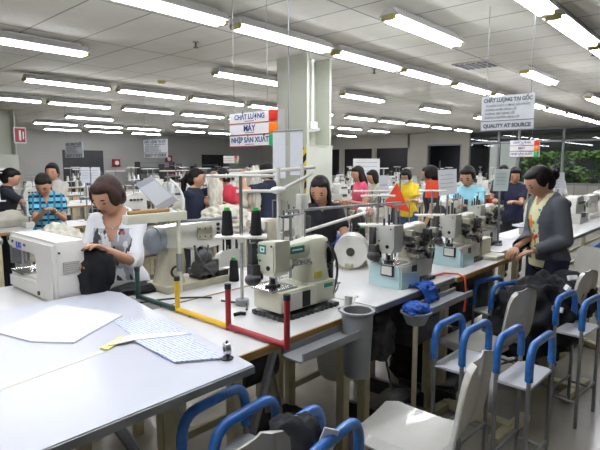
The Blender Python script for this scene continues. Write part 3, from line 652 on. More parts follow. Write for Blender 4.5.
# ------------------------------------------------------------------ people
def remesh(o, vox, it=2):
    md = o.modifiers.new('r', 'REMESH'); md.mode = 'VOXEL'; md.voxel_size = vox
    dg = bpy.context.evaluated_depsgraph_get(); dg.update()
    me = bpy.data.meshes.new_from_object(o.evaluated_get(dg)); o.modifiers.clear()
    ms = list(o.data.materials); old = o.data; nm = old.name; o.data = me; bpy.data.meshes.remove(old); me.name = nm
    me.materials.clear(); [me.materials.append(x) for x in ms]
    bm = bmesh.new(); bm.from_mesh(me)
    for _ in range(it): bmesh.ops.smooth_vert(bm, verts=bm.verts, factor=.5, use_axis_x=True, use_axis_y=True, use_axis_z=True)
    for f in bm.faces: f.smooth = True
    bm.to_mesh(me); bm.free(); return o
def edit(o, fn):
    bm = bmesh.new(); bm.from_mesh(o.data); fn(bm); bm.to_mesh(o.data); bm.free()
TORSO = [(.78, .150, .10, -.005), (.86, .158, .11, -.01), (.93, .145, .10, 0), (1.0, .122, .087, .005), (1.08, .124, .092, .01), (1.17, .136, .106, .016), (1.24, .135, .1, .008), (1.30, .126, .08, -.005), (1.345, .092, .062, -.012), (1.375, .066, .054, -.012)]
def tor(z):
    for a, b in zip(TORSO, TORSO[1:]):
        if a[0] <= z <= b[0]:
            k = (z-a[0])/(b[0]-a[0]); return tuple(p+(q-p)*k for p, q in zip(a, b))
    return TORSO[0] if z < TORSO[0][0] else TORSO[-1]
def person(label, head, yaw, lean=.15, hp=.45, hy=0., lh=None, rh=None, shirt=None, sleeve=.35, hem=.80, vneck=None, inner=None, legm=None, hair='bob', hairm=None, vox=.013, mask=False, fat=1.0, extra=None):
    hairm = hairm or M_hair; legm = legm or M_trouser
    Y = math.radians(yaw); pit = lean*.6+hp
    s = head[2]/(.86+.51*math.cos(lean)+.115*math.cos(pit))
    off = s*(.51*math.sin(lean)+.115*math.sin(pit)+.02)
    hx = math.cos(hy)*.115*math.sin(pit)*s
    base = Vector((head[0]-math.cos(Y)*off, head[1]-math.sin(Y)*off, 0))
    root = thing('person', label, 'person', base, Y, 'garment workers')
    zp = .86*s
    def U(p):
        x, y, z = p; k = max(0, z-zp); c, sn = math.cos(lean), math.sin(lean)
        if z <= zp: return Vector(p)
        return Vector((x*c+(z-zp)*sn, y, zp+(z-zp)*c-x*sn))
    def loc(wp):
        d = Vector(wp)-base; c, sn = math.cos(-Y), math.sin(-Y); return Vector((d.x*c-d.y*sn, d.x*sn+d.y*c, d.z))
    def ring(z, hw, hd, xo, g=0, n=20):
        return [U((xo*s+(hd*s+g)*math.cos(2*PI*i/n), (hw*s*fat+g)*math.sin(2*PI*i/n), z*s)) for i in range(n)]
    # arms by two-bone reach
    arms = {}
    for sd, tgt in ((1, lh), (-1, rh)):
        S = U((-.01*s, sd*.132*s, 1.295*s)); a, b = .275*s, .245*s
        T = loc(tgt) if tgt is not None else Vector((.12, sd*.2, .78*s))
        d = T-S; dist = min(d.length, (a+b)*.985); d.normalize(); T = S+d*dist
        ca = max(-1, min(1, (a*a+dist*dist-b*b)/(2*a*dist))); pole = Vector((-.6, sd*.38, -.8))
        pole = (pole-d*pole.dot(d)).normalized()
        E_ = S+d*(a*ca)+pole*(a*math.sqrt(1-ca*ca)); arms[sd] = (S, E_, T)
    def arm_path(sd, f):
        S, E_, W = arms[sd]; tot = 2.0; pts = []; rad = []
        for i in range(9):
            t = f*i/8*tot
            p = S.lerp(E_, t) if t <= 1 else E_.lerp(W, t-1)
            pts.append(p); rad.append((.042+(.035-.042)*t if t <= 1 else .035+(.024-.035)*(t-1))*s)
        return pts, rad
    Nk = U((-.008*s, 0, 1.365*s))
    Hm = Matrix.Translation(Nk) @ Matrix.Rotation(hy, 4, 'Z') @ Matrix.Rotation(pit, 4, 'Y') @ Matrix.Translation((.022*s, 0, .117*s))
    # body
    m = MB()
    m.rings([ring(*t) for t in TORSO])
    m.tube([Nk-Vector((0, 0, .05)), Nk.lerp(Hm @ Vector((-.02, 0, -.06)), .6), Hm @ Vector((-.02, 0, -.03))], [.062*s, .049*s, .05*s], 14)
    for sd in (1, -1):
        p, r = arm_path(sd, 1.0); m.tube(p, r, 12); m.ball(arms[sd][0], .042*s, 12, 8); m.ball(arms[sd][1], .036*s, 12, 8)
        m.tube([(0, sd*.085*s, .88*s), (.012, sd*.085*s, .66*s), (.01, sd*.085*s, .47*s), (-.005, sd*.085*s, .28*s), (-.012, sd*.085*s, .06*s)], [.088*s, .075*s, .052*s, .052*s, .034*s], 12)
        m.ball((.05*s, sd*.085*s, .035*s), (.11*s, .042*s, .035*s), 12, 8)
    hb = bmesh.new(); bmesh.ops.create_uvsphere(hb, u_segments=24, v_segments=18, radius=1)
    for v in hb.verts:
        x, y, z = v.co
        if z < 0:
            t = -z; y *= 1-.36*t**1.6; x *= (1-.42*t) if x < 0 else (1-.06*t)
        x *= .094 if x > 0 else .1
        v.co = (x*s*1.04, y*.074*s*1.04, z*.113*s*1.02)
    fs = [[v.index for v in f.verts] for f in hb.faces]; m._add([Hm @ v.co for v in hb.verts], fs); hb.free()
    m.ball(Hm @ Vector((.092*s, 0, -.022*s)), (.016*s, .013*s, .02*s), 10, 8)
    for sd in (1, -1): m.ball(Hm @ Vector((-.012*s, sd*.076*s, -.01*s)), (.018*s, .008*s, .028*s), 10, 8)
    bo = m.build('body', M_skin, root); remesh(bo, vox)
    # hands: palm and five separate fingers rooted in it
    m = MB(); m.bm.from_mesh(bo.data)
    for sd in (1, -1):
        S, E_, W = arms[sd]; d = (W-E_).normalized(); ac = d.cross(Vector((0, 0, 1))).normalized()
        if ac.length < .5: ac = Vector((0, -1, 0))
        n_ = ac.cross(d).normalized(); n_ = -n_ if n_.z > 0 else n_; th = ac*sd
        q = Matrix((d, ac, n_)).transposed().to_4x4()
        m.ball(W+d*.04*s, (.05*s, .038*s, .016*s), 12, 8, rot=q)
        for k, (o_, ln) in enumerate(((-.027, .058), (-.009, .072), (.009, .068), (.027, .054))):
            b0 = W+d*.075*s - th*o_*s*-1; m.tube([b0-d*.02*s, b0+d*ln*.45*s+n_*.006*s, b0+d*ln*.8*s+n_*.024*s, b0+d*ln*.95*s+n_*.042*s], [.0095*s, .009*s, .008*s, .006*s], 7)
        b0 = W+d*.03*s+th*.028*s; m.tube([b0-th*.01*s, b0+d*.025*s+th*.018*s+n_*.006, b0+d*.052*s+th*.02*s+n_*.016], [.012*s, .0105*s, .008*s], 7)
    for f in m.bm.faces: f.smooth = True
    m.bm.to_mesh(bo.data); m.bm.free()
    # face
    def hp_(x, y, z): return Hm @ Vector((x*s, y*s, z*s))
    hr = Hm.to_3x3().to_4x4()
    for sd in (1, -1):
        MB().ball(hp_(.085, sd*.032, .004), (.008*s, .014*s, .0042*s), 10, 6, rot=hr).build('eye', M_eye, root)
        MB().ball(hp_(.088, sd*.034, .028), (.006*s, .018*s, .003*s), 10, 6, rot=hr).build('eyebrow', M_hair, root)
    if mask: MB().ball(hp_(.062, 0, -.045), (.05*s, .058*s, .05*s), 14, 10, rot=hr).build('face_mask', mat('pale_blue_mask', '#cfe0e8', .7), root)
    else: MB().ball(hp_(.086, 0, -.062), (.011*s, .024*s, .007*s), 10, 6, rot=hr).build('mouth', M_lip, root)
    # hair
    m = MB()
    def hb_(c, r, e=(0, 0, 0)): m.ball(hp_(*c), tuple(q*s for q in r), 18, 12, rot=hr @ Matrix.Rotation(e[1], 4, 'Y'))
    hb_((-.024, 0, .026), (.1, .083, .1))
    hb_((-.05, 0, -.02), (.072, .078, .085))
    if hair == 'bob':
        for sd in (1, -1): hb_((-.002, sd*.071, -.045), (.046, .02, .1)); hb_((.018, sd*.018, .08), (.056, .05, .034))
        hb_((-.055, 0, -.09), (.055, .082, .075))
    elif hair == 'short':
        for sd in (1, -1): hb_((.018, sd*.07, .01), (.05, .02, .065))
        hb_((.024, 0, .074), (.060, .067, .040)); hb_((-.07, 0, -.06), (.045, .062, .05))
    elif hair == 'bun':
        hb_((-.13, 0, -.01), (.044, .05, .05)); hb_((.02, 0, .078), (.06, .068, .038))
        for sd in (1, -1): hb_((.0, sd*.07, .02), (.045, .018, .055))
    elif hair == 'tail':
        hb_((-.12, 0, .02), (.035, .035, .035)); m.tube([hp_(-.11, 0, .02), hp_(-.16, 0, -.04), hp_(-.15, 0, -.16), hp_(-.14, 0, -.27)], [.026*s, .036*s, .03*s, .01*s], 10)
        hb_((.022, 0, .076), (.06, .068, .04))
    elif hair == 'long':
        hb_((.022, 0, .074), (.06, .068, .042))
        for sd in (1, -1): hb_((-.01, sd*.066, -.06), (.05, .026, .12))
        hb_((-.085, 0, -.14), (.04, .085, .16))
    ho = m.build('hair', hairm, root); remesh(ho, vox*.8, 1)
    # trousers and shoes
    m = MB(); m.rings([ring(*tor(z), g=.012) for z in (.79, .86, .93, .97)])
    for sd in (1, -1): m.tube([(0, sd*.088*s, .88*s), (.012, sd*.088*s, .66*s), (.012, sd*.09*s, .47*s), (-.005, sd*.09*s, .28*s), (-.01, sd*.09*s, .075*s)], [.102*s, .09*s, .07*s, .066*s, .062*s], 14)
    remesh(m.build('trousers', legm, root), vox*1.2)
    for sd in (1, -1): MB().ball((.055*s, sd*.087*s, .036*s), (.125*s, .05*s, .04*s), 12, 8).build('shoe', M_black, root)
    # upper garments
    def garment(name, mt, hem, sleeve, g, cut=None):
        m = MB(); zs = [hem]+[t[0] for t in TORSO if t[0] > hem+.02]
        m.rings([ring(*tor(z), g=g+(.012 if z < 1.0 else 0)) for z in zs])
        for sd in (1, -1):
            p, r = arm_path(sd, sleeve); m.tube(p, [x+g+.003+(.008 if i > 5 and sleeve < .6 else 0) for i, x in enumerate(r)], 14); m.ball(arms[sd][0], .043*s+g, 14, 10)
            if sleeve > .55: m.ball(arms[sd][1], .037*s+g, 12, 8)
        o = m.build(name, mt, root); remesh(o, vox)
        if cut:
            zb, hw, zt = cut
            c, sn = math.cos(lean), math.sin(lean)
            def fn(bm):
                dl = []
                for f in bm.faces:
                    q = f.calc_center_median(); x, z = q.x, q.z-zp
                    zz = (zp+x*sn+z*c)/s if z > 0 else q.z/s; xx = x*c-z*sn
                    if xx > .0 and zz > zb and abs(q.y)/s < hw*(.15+.85*min(1, (zz-zb)/(zt-zb))): dl.append(f)
                bmesh.ops.delete(bm, geom=dl, context='FACES')
            edit(o, fn)
        return o
    if inner: garment('inner_top', inner[0], inner[1], .25, .008, inner[2] if len(inner) > 2 else None)
    garment('shirt' if not inner else 'cardigan', shirt, hem, sleeve, .010 if not inner else .018, vneck)
    if extra: extra(root, Hm, s, U, arms)
    return root

def plaid():
    m = mat('blue_plaid_cloth', '#3f93b0', .85); N, L, b = nodes_of(m); tc = N.new('ShaderNodeTexCoord'); sp = N.new('ShaderNodeSeparateXYZ'); L(tc.outputs['Object'], sp.inputs[0])
    def stripes(ax, sc, th):
        k = N.new('ShaderNodeMath'); k.operation = 'MULTIPLY'; k.inputs[1].default_value = sc; L(sp.outputs[ax], k.inputs[0])
        f = N.new('ShaderNodeMath'); f.operation = 'FRACT'; L(k.outputs[0], f.inputs[0]); l = N.new('ShaderNodeMath'); l.operation = 'LESS_THAN'; l.inputs[1].default_value = th; L(f.outputs[0], l.inputs[0]); return l
    a, c = stripes('Z', 16, .4), stripes('Y', 15, .3)
    mi = N.new('ShaderNodeMixRGB'); mi.inputs[1].default_value = hexc('#5fb6d2'); mi.inputs[2].default_value = hexc('#10222f'); L(a.outputs[0], mi.inputs[0])
    m2 = N.new('ShaderNodeMixRGB'); m2.inputs[2].default_value = hexc('#3a6f8c'); L(c.outputs[0], m2.inputs[0]); L(mi.outputs[0], m2.inputs[1]); L(m2.outputs[0], b.inputs['Base Color']); return m
def printed_shirt(name, base, cols, z0, z1, hw, seedscale):
    m = mat(name, base, .85, var=.02); N, L, b = nodes_of(m); src = b.inputs['Base Color'].links[0].from_socket
    tc = N.new('ShaderNodeTexCoord'); sp = N.new('ShaderNodeSeparateXYZ'); L(tc.outputs['Object'], sp.inputs[0])
    def cmp(o, op, v):
        k = N.new('ShaderNodeMath'); k.operation = op; k.inputs[1].default_value = v; L(o, k.inputs[0]); return k.outputs[0]
    def mul(a, c): k = N.new('ShaderNodeMath'); k.operation = 'MULTIPLY'; L(a, k.inputs[0]); L(c, k.inputs[1]); return k.outputs[0]
    ab = N.new('ShaderNodeMath'); ab.operation = 'ABSOLUTE'; L(sp.outputs['Y'], ab.inputs[0])
    msk = mul(mul(cmp(sp.outputs['Z'], 'GREATER_THAN', z0), cmp(sp.outputs['Z'], 'LESS_THAN', z1)), mul(cmp(ab.outputs[0], 'LESS_THAN', hw), cmp(sp.outputs['X'], 'GREATER_THAN', .06)))
    prev = src
    for i, (cx, thr, sc, st) in enumerate(cols):
        n = N.new('ShaderNodeTexNoise'); n.inputs['Scale'].default_value = sc; n.inputs['Detail'].default_value = 1
        mp = N.new('ShaderNodeMapping'); mp.inputs['Location'].default_value = (i*3.7, i*1.3, i*5.1); mp.inputs['Scale'].default_value = st; L(tc.outputs['Object'], mp.inputs[0]); L(mp.outputs[0], n.inputs['Vector'])
        k = mul(msk, cmp(n.outputs['Fac'], 'GREATER_THAN', thr))
        mi = N.new('ShaderNodeMixRGB'); mi.inputs[2].default_value = hexc(cx); L(k, mi.inputs[0]); L(prev, mi.inputs[1]); prev = mi.outputs[0]
    L(prev, b.inputs['Base Color']); return m
M_tee = printed_shirt('white_print_tee', '#e3e6ea', [('#a3a7ad', .52, 18, (1, 1, .6)), ('#3c3f46', .57, 26, (1, 1, .5)), ('#b8505a', .70, 13, (1, 1, 2))], .90, 1.22, .12, 1)
M_cream_tee = printed_shirt('cream_print_tee', '#e3e2b4', [('#d8883a', .6, 16, (1, 1, 1)), ('#4aa3c0', .64, 18, (1, 1, 1)), ('#c8443a', .66, 15, (1, 1, 1))], .98, 1.26, .1, 2)
cl = lambda n, h: mat(n, h, .85, var=.08)
def necklace(root, Hm, s, U, arms):
    MB().tube([U((( .06+.045*math.sin(PI*t))*s, (.065*math.cos(PI*t))*s, (1.345-.075*math.sin(PI*t))*s)) for t in [i/10 for i in range(11)]], .0025, 6).build('necklace', M_chrome, root)
def watch(root, Hm, s, U, arms):
    S, E_, W = arms[1]; d = (W-E_).normalized(); MB().cyl(W-d*.012, W+d*.012, .032*s, n=14).build('wristwatch', M_chrome, root)

person('woman in white printed v-neck top handling black fabric by the yellow upright', (1.435, 2.80, 1.425), 222, .13, .46, -.3, lh=(1.30, 2.62, 1.13), rh=(1.22, 2.72, 1.06), shirt=M_tee, sleeve=.56, hem=.74, vneck=(1.20, .085, 1.38), hair='short', hairm=M_hairbrown, vox=.0095, extra=necklace, legm=M_trouser)
person('woman with black bob in black short sleeved shirt bending over her machine', (3.09, 2.55, 1.40), 222, .2, .36, -.28, lh=(3.0, 2.25, .98), rh=(2.84, 2.42, 1.0), shirt=cl('black_shirt', '#17181d'), sleeve=.34, vneck=(1.30, .05, 1.38), hair='bob', vox=.0095)
person('woman in grey cardigan over cream printed tee, standing at the table end', (4.07, 1.22, 1.475), 145, .08, .5, -.1, lh=(3.93, 1.19, .95), rh=(3.95, 1.32, .955), shirt=cl('grey_cardigan', '#565b62'), sleeve=.95, hem=.86, vneck=(.80, .085, 1.36), inner=(M_cream_tee, .80, (1.29, .06, 1.38)), hair='bun', vox=.0095, legm=M_navy)
person('woman in turquoise plaid shirt sorting pale cloth on a heap', (2.085, 5.45, 1.40), 245, .2, .55, -.2, lh=(2.06, 5.2, 1.13), rh=(1.98, 5.24, 1.13), shirt=plaid(), sleeve=.36, hem=.82, vneck=(1.27, .05, 1.38), hair='tail', vox=.012, legm=M_jean, extra=watch)
person('woman with ponytail in navy top lifting a pale garment', (3.50, 4.76, 1.44), -70, .05, .1, .35, lh=(3.70, 4.66, 1.45), rh=(3.68, 4.62, 1.36), shirt=cl('navy_top', '#1c2236'), sleeve=.36, hair='tail', vox=.013, legm=M_trouser)
person('dark haired worker in coral red tee behind pale cloth heap', (4.05, 4.97, 1.44), 205, .12, .35, -.3, lh=(3.9, 4.75, 1.12), rh=(3.83, 5.02, 1.15), shirt=cl('coral_red_tee', '#cb3b4c'), sleeve=.36, hair='short', vox=.013)
person('worker in navy polo turned away, holding up a pale garment', (4.62, 4.78, 1.50), 100, .05, .1, .2, lh=(4.33, 4.9, 1.45), rh=(4.62, 5.1, 1.2), shirt=cl('navy_polo', '#20263c'), sleeve=.36, hair='short', vox=.013, legm=M_jean)
person('worker with long hair in pink vest by the whiteboard', (6.13, 4.40, 1.46), 150, .08, .25, .2, lh=(5.95, 4.4, 1.05), rh=(6.02, 4.6, 1.05), shirt=cl('pink_vest', '#d4516f'), sleeve=.3, hair='long', vox=.014)
person('dark haired worker in pale grey sitting beyond the pink vest worker', (6.75, 4.55, 1.40), 150, .15, .3, .1, lh=(6.4, 4.6, 1.0), rh=(6.5, 4.8, 1.0), shirt=cl('pale_grey_top', '#b9b7a2'), sleeve=.5, hair='bob', vox=.014)
person('woman in yellow polo with pale face mask and jeans', (6.90, 3.99, 1.42), 205, .08, .45, -.3, lh=(6.68, 3.78, 1.06), rh=(6.66, 4.04, 1.08), shirt=cl('yellow_polo', '#e3c62f'), sleeve=.36, hair='short', vox=.012, mask=True, legm=M_jean)
person('worker in dark navy clothes standing behind the red square flag', (6.05, 3.18, 1.47), 120, .05, .2, 0, lh=None, rh=None, shirt=cl('dark_navy_shirt', '#22252f'), sleeve=.36, hair='short', vox=.014, legm=M_navy)
person('woman in pale blue polo looking down, hair tied back', (5.40, 2.37, 1.47), 185, .1, .42, 0, lh=(5.06, 2.22, 1.16), rh=(5.06, 2.45, 1.16), shirt=cl('pale_blue_polo', '#93cfdf'), sleeve=.36, hair='bun', vox=.012)
person('worker in navy blouse half hidden behind the cardigan woman', (7.15, 2.45, 1.45), 200, .1, .3, 0, lh=(6.85, 2.35, 1.1), rh=(6.85, 2.6, 1.1), shirt=cl('navy_blouse', '#252a44'), sleeve=.36, hair='short', vox=.014)
person('dark haired worker far off beside the bright garden window', (9.1, 3.32, 1.47), 200, .05, .2, 0, shirt=cl('charcoal_shirt', '#2c2d33'), sleeve=.4, hair='bob', vox=.016)
person('tanned worker far off by the right garden window, facing away', (9.6, 2.62, 1.47), 30, .05, .1, 0, shirt=cl('white_shirt', '#cfd3d6'), sleeve=.4, hair='short', vox=.016)
person('woman in dark blouse at the left frame edge, hair tied back', (2.22, 6.79, 1.44), -25, .1, .3, 0, lh=(2.55, 6.7, 1.05), rh=(2.5, 6.5, 1.05), shirt=cl('dark_blouse', '#20222c'), sleeve=.36, hair='tail', vox=.013)
person('worker with pale sleeves standing behind the plaid shirt woman', (2.80, 7.05, 1.50), 230, .05, .2, 0, lh=(2.6, 6.85, 1.05), rh=(2.5, 7.0, 1.05), shirt=cl('off_white_shirt', '#c5c2b8'), sleeve=.9, hair='bun', vox=.013)

# ------------------------------------------------------------------ chairs
def make_chair():
    r = thing('plastic_chair', '', 'chair')
    prof = [(.205, -.045), (.212, -.02), (.20, -.002), (.15, .003), (.05, -.008), (-.06, -.014), (-.13, -.006), (-.175, .02), (-.198, .07), (-.212, .15), (-.223, .24), (-.232, .31), (-.237, .345), (-.239, .36)]
    wid = [.11, .145, .175, .2, .203, .2, .195, .19, .188, .19, .188, .172, .14, .09]
    m = MB(); rs = []
    for i, ((y, z), w_) in enumerate(zip(prof, wid)):
        a, b = prof[max(i-1, 0)], prof[min(i+1, len(prof)-1)]
        t = Vector((0, b[0]-a[0], b[1]-a[1])).normalized(); n = Vector((0, t.z, -t.y)); n = n if (n.z > 0 or i > 7) else -n
        if i > 7 and n.y < 0: n = -n
        top, bot = [], []
        for k in range(11):
            u = -1+2*k/10; e = max(0, abs(u)-.82)/.18; curl = -.028*e*e + (.016*u*u if i > 6 else .008*u*u)
            p = Vector((u*w_, y, z))+n*curl; top.append(p); bot.append(p-n*.007)
        rs.append(top+bot[::-1])
    m.rings(rs); m.build('seat_shell', M_plast, r, (0, 0, .52))
    MB().box((0, 0, .47), (.26, .24, .02), bev=.003).build('seat_plate', M_beige, r)
    MB().box((0, 0, .265), (.085, .06, .40), bev=.004).build('post', M_beige, r)
    f = MB().box((0, 0, .035), (.07, .44, .05), bev=.004).box((0, .21, .03), (.42, .06, .045), bev=.004).box((0, -.21, .03), (.42, .06, .045), bev=.004); f.build('foot_frame', M_beige, r)
    return r
chair0 = make_chair(); placed = set()
def chair(x, y, rz, label, group='white plastic chairs on beige pedestals'):
    if 'chair' not in placed: o = chair0; placed.add('chair'); o.location = (x, y, 0); o.rotation_euler = (0, 0, rz)
    else: o = dup(chair0, (x, y, 0), rz)
    o['label'] = label; o['group'] = group; return o
chair(1.765, .95, .12, 'nearest white plastic chair, in front of the two trolleys')
chair(2.96, 1.17, -.1, 'white plastic chair between two blue barred trolleys, next to the black pile')
chair(3.80, 1.02, -.12, 'white plastic chair against the heap of black garments at right edge')
chair(.79, 1.16, .05, 'white plastic chair with black cloth on its back at the table corner')
chair(4.72, 1.12, 1.0, 'white plastic chair right behind the grey cardigan woman')
chair(2.74, 3.02, PI+.15, 'white plastic chair behind the two black cones of the cream machine')
chair(2.36, 4.95, PI-.3, 'white plastic chair right of the plaid shirt woman')
chair(3.95, 3.5, PI, 'white plastic chair near the base of the hazard taped column')
# ------------------------------------------------------------------ blue barred trolleys
def make_trolley():
    r = thing('garment_trolley', '', 'trolley'); H_ = .72
    for y in (-.075, .075):
        for x in (-.155, .155): MB().cyl((x, y, 0), (x, y, .62), .0105).build('leg', M_steel, r)
        pts = [(-.155, y, .615)] + bezier((-.155, y, .68), (-.155, y, .775), (-.085, y, .778), 6) + bezier((.085, y, .778), (.155, y, .775), (.155, y, .68), 6) + [(.155, y, .615)]
        MB().tube(pts, .0185, 12).build('padded_bar', M_blue, r)
        MB().cyl((-.155, y, .2), (.155, y, .2), .008).build('rail', M_steel, r)
    MB().box((0, 0, .575), (.32, .165, .014), bev=.003).build('shelf', M_panel, r)
    for x in (-.155, .155): MB().cyl((x, -.07, .16), (x, .07, .16), .008).build('rail', M_steel, r)
    return r
tro0 = make_trolley()
def trolley(x, y, rz, label, sy=1):
    if 'trolley' not in placed: o = tro0; placed.add('trolley'); o.location = (x, y, 0); o.rotation_euler = (0, 0, rz)
    else: o = dup(tro0, (x, y, 0), rz)
    o['label'] = label; o['group'] = 'blue barred garment trolleys'; return o
trolley(2.44, 1.06, -.03, 'blue barred trolley with grey shelf, the one nearer the tables behind the nearest chair')
trolley(2.47, .755, -.03, 'blue barred trolley with grey shelf, the one farther from the tables behind nearest chair')
trolley(3.42, .745, -.1, 'blue barred trolley at the right beside the black garment heap')
trolley(1.05, 1.27, .1, 'blue barred trolley half under the white table corner')
trolley(1.12, .955, .1, 'blue barred trolley carrying black cloth at bottom of frame')
trolley(3.5, 1.28, -.3, 'blue barred trolley mostly buried under black garments by the cardigan woman')
trolley(5.75, 1.05, 0, 'blue barred trolley far behind the cardigan woman')
trolley(6.6, 1.05, 0, 'farthest blue barred trolley below the long grey table')
# black garments and cloth heaps
blob('garment_heap', 'big heap of black garments before the cardigan woman', 'garments', (3.60, 1.04, .34), (.78, .46, .56), M_blackcloth, 21, .3, 3.2, 5, rz=-.2)
blob('garment_heap', 'black garments sliding over the right plastic chair', 'garments', (3.93, .95, .53), (.42, .36, .33), M_blackcloth, 24, .3, 3.5, 4)
def flap(name, label, cat, pts, m, th=.004):
    a = [Vector(p) for p in pts]; n = (a[1]-a[0]).cross(a[-1]-a[0]).normalized()*th
    o = MB().rings([a, [p+n for p in a]]).build(name, m); return tag(o, label, cat)
for i, (x, y, z) in enumerate(((3.52, .84, .80), (3.40, .86, .68), (3.72, .86, .83))):
    o = MB().box((0, 0, 0), (.07, .02, .035), rot=Matrix.Rotation(.5+i, 4, 'Z') @ Matrix.Rotation(.5, 4, 'X'), bev=.004).build('fabric_label', M_paper, None, (x, y, z))
    tag(o, ('small white care label on top of the black garment heap', 'small white care label low on the near face of black heap', 'small white care label at the chair side of black heap')[i], 'label', 'white care labels')
blob('black_garment', 'black cloth hanging over the chair back below the white table', 'garments', (1.08, 1.0, .60), (.2, .2, .26), M_blackcloth, 31, .3, 3.5, 4)
o = MB().box((0, 0, 0), (.05, .006, .09), rot=Matrix.Rotation(-.6, 4, 'Z') @ Matrix.Rotation(.35, 4, 'Y')).build('paper_tag', M_paper, None, (1.10, .885, .77)); tag(o, 'white paper tag on the black cloth by the bottom trolley', 'tag')
blob('black_garment', 'black fabric held by the woman in the white top', 'garments', (1.24, 2.66, .88), (.2, .2, .34), M_blackcloth, 33, .28, 3, 4)
blob('black_garment', 'black garment lying on table in front of white top woman', 'garments', (1.44, 2.56, .88), (.3, .18, .05), M_blackcloth, 34, .3, 3, 4)
blob('cloth_pile', 'pale cloth heap in front of the plaid shirt woman', 'cloth', (1.90, 4.80, .70), (.46, .42, .40), M_palecloth, 41, .3, 3, 5)
blob('cloth_pile', 'broad pale cloth heap on cart between navy and red shirted workers', 'cloth', (3.60, 4.36, .86), (.56, .46, .32), M_palecloth, 43, .32, 3.2, 5)
blob('held_garment', 'pale garment held up by the ponytailed navy top woman', 'garments', (3.65, 4.62, .93), (.15, .13, .5), M_palecloth, 45, .5, 2.4, 4, flat=False)
blob('held_garment', 'pale garment held up by the turned away navy polo worker', 'garments', (4.43, 4.80, .93), (.18, .14, .5), M_palecloth, 46, .5, 2.4, 4, flat=False)
blob('cloth_pile', 'pale grey cloth heap beyond the black bob woman', 'cloth', (5.5, 6.2, .881), (.5, .4, .45), M_palecloth, 47, .3, 3, 4)
blob('blue_cloth', 'bright blue cloth heap right of the black shirt woman', 'cloth', (3.35, 2.62, .88), (.5, .2, .14), M_bluebag, 48, .3, 3, 4)
blob('cloth_pile', 'white garment on table between blue cloth and orange flag', 'cloth', (3.62, 2.68, .88), (.4, .2, .22), M_palecloth, 49, .3, 3, 4)
def cart(x, y, w, d, h, lab):
    t = thing('wire_cart', lab, 'cart', (x, y, 0), 0, 'white wire carts')
    buildn(MB().box((0, 0, h-.02), (w, d, .03), bev=.004).box((0, 0, .2), (w, d, .03), bev=.004), 'shelf', M_body, t)
    for sx in (-1, 1):
        for sy in (-1, 1): MB().box((sx*w/2, sy*d/2, h/2), (.03, .03, h)).build('leg', M_body, t)
    m = MB()
    for k in range(6): m.cyl((-w/2+.06+(w-.12)*k/5, -d/2, .2), (-w/2+.06+(w-.12)*k/5, -d/2, h-.03), .009, n=8)
    m.build('bar_grille', M_body, t)
cart(3.60, 4.36, .6, .5, .86, 'white wire cart under the broad pale cloth heap'); cart(1.90, 4.80, .46, .46, .70, 'white wire cart carrying the cloth heap of the plaid shirt woman')
def drape(name, label, x0, x1, path, m, seed, amp=.012):
    mb_ = MB(); n, k = 12, 14; pts = []
    pp = [Vector((0, *q)) for q in path]
    def at_(t):
        t *= len(pp)-1; i = min(int(t), len(pp)-2); return pp[i].lerp(pp[i+1], t-i)
    for side in (1, -1):
        for j in range(n+1):
            row = []
            for i in range(k+1):
                q = at_(i/k); u = j/n; nz = noise.noise(Vector((u*4+seed, i*.35, seed)))
                x = x0+(x1-x0)*u+.02*noise.noise(Vector((i*.3, seed, u*2)))
                row.append(Vector((x, q.y-amp*1.5*abs(nz)*(i/k)*2, q.z+amp*abs(nz)*1.6+(.003 if side > 0 else 0))))
            pts.append(row)
    top, bot = pts[:n+1], pts[n+1:]
    mb_.rings([a+b[::-1] for a, b in zip(top, bot)])
    o = mb_.build(name, m); return tag(o, label, 'cloth')
drape('cloth_rag', 'bright blue cloth draped over the second table edge beside machine', 2.53, 2.68, [(1.44, .884), (1.41, .9), (1.38, .897), (1.352, .888), (1.335, .85), (1.328, .80)], M_bluebag, 5, .02)
# carton, hoses, nozzle, flags and sheets
t = thing('carton', 'cream carton on the table end by the cardigan woman', 'box', (3.83, 1.62, .881)); MB().box((0, 0, .07), (.17, .24, .14), bev=.003).build('box', mat('cream_card', '#d9d6c4', .7), t); MB().box((0, 0, .1425), (.175, .245, .006)).build('lid', mat('cream_card', '#d9d6c4'), t)
t = thing('fabric_block', 'stack of cream cut pieces at the table end by cardigan woman', 'fabric', (3.80, 1.43, .881)); MB().box((0, 0, .015), (.2, .12, .03), bev=.006).build('stack', mat('cream_card', '#d9d6c4'), t)
o = MB().tube([(2.90, 1.47, .889), (3.02, 1.46, .889), (3.06, 1.38, .89), (3.05, 1.325, .875), (3.05, 1.315, .78), (3.02, 1.31, .66)], .006).build('air_hose', M_orange); tag(o, 'orange air hose hanging over the edge right of blue cloth', 'hose')
o = MB().tube(bezier((1.95, 2.62, .889), (2.1, 2.55, .889), (2.25, 2.66, .889)), .006).build('red_cable', M_red); tag(o, 'red cable lying on the table right of the two cones', 'cable')
o = MB().tube(bezier((1.8, 2.66, .89), (2.0, 2.7, .89), (2.1, 2.6, .889)), .007).build('blue_hose', M_bluebag); tag(o, 'blue hose lying behind the two cones on the table', 'hose')
t = thing('suction_nozzle', 'white tube nozzle standing at the wooden edge by the cream machine', 'nozzle', (1.93, 1.43, .881)); MB().cyl((0, 0, 0), (.01, .0, .075), .016, .02).build('tube', M_body, t); MB().tube([(.03, 0, .02), (.11, .03, .05), (.12, .02, .045)], .007).build('lever', M_body, t); MB().box((-.02, 0, .012), (.05, .05, .02), bev=.003).build('foot', M_chrome, t)
o = MB().tube([(1.62, 2.02, .888), (1.66, 1.86, .893), (1.60, 1.8, .888)], .006).build('wire_lever', M_dkgrey); tag(o, 'bent dark wire tool on table left of the cream machine', 'tool')
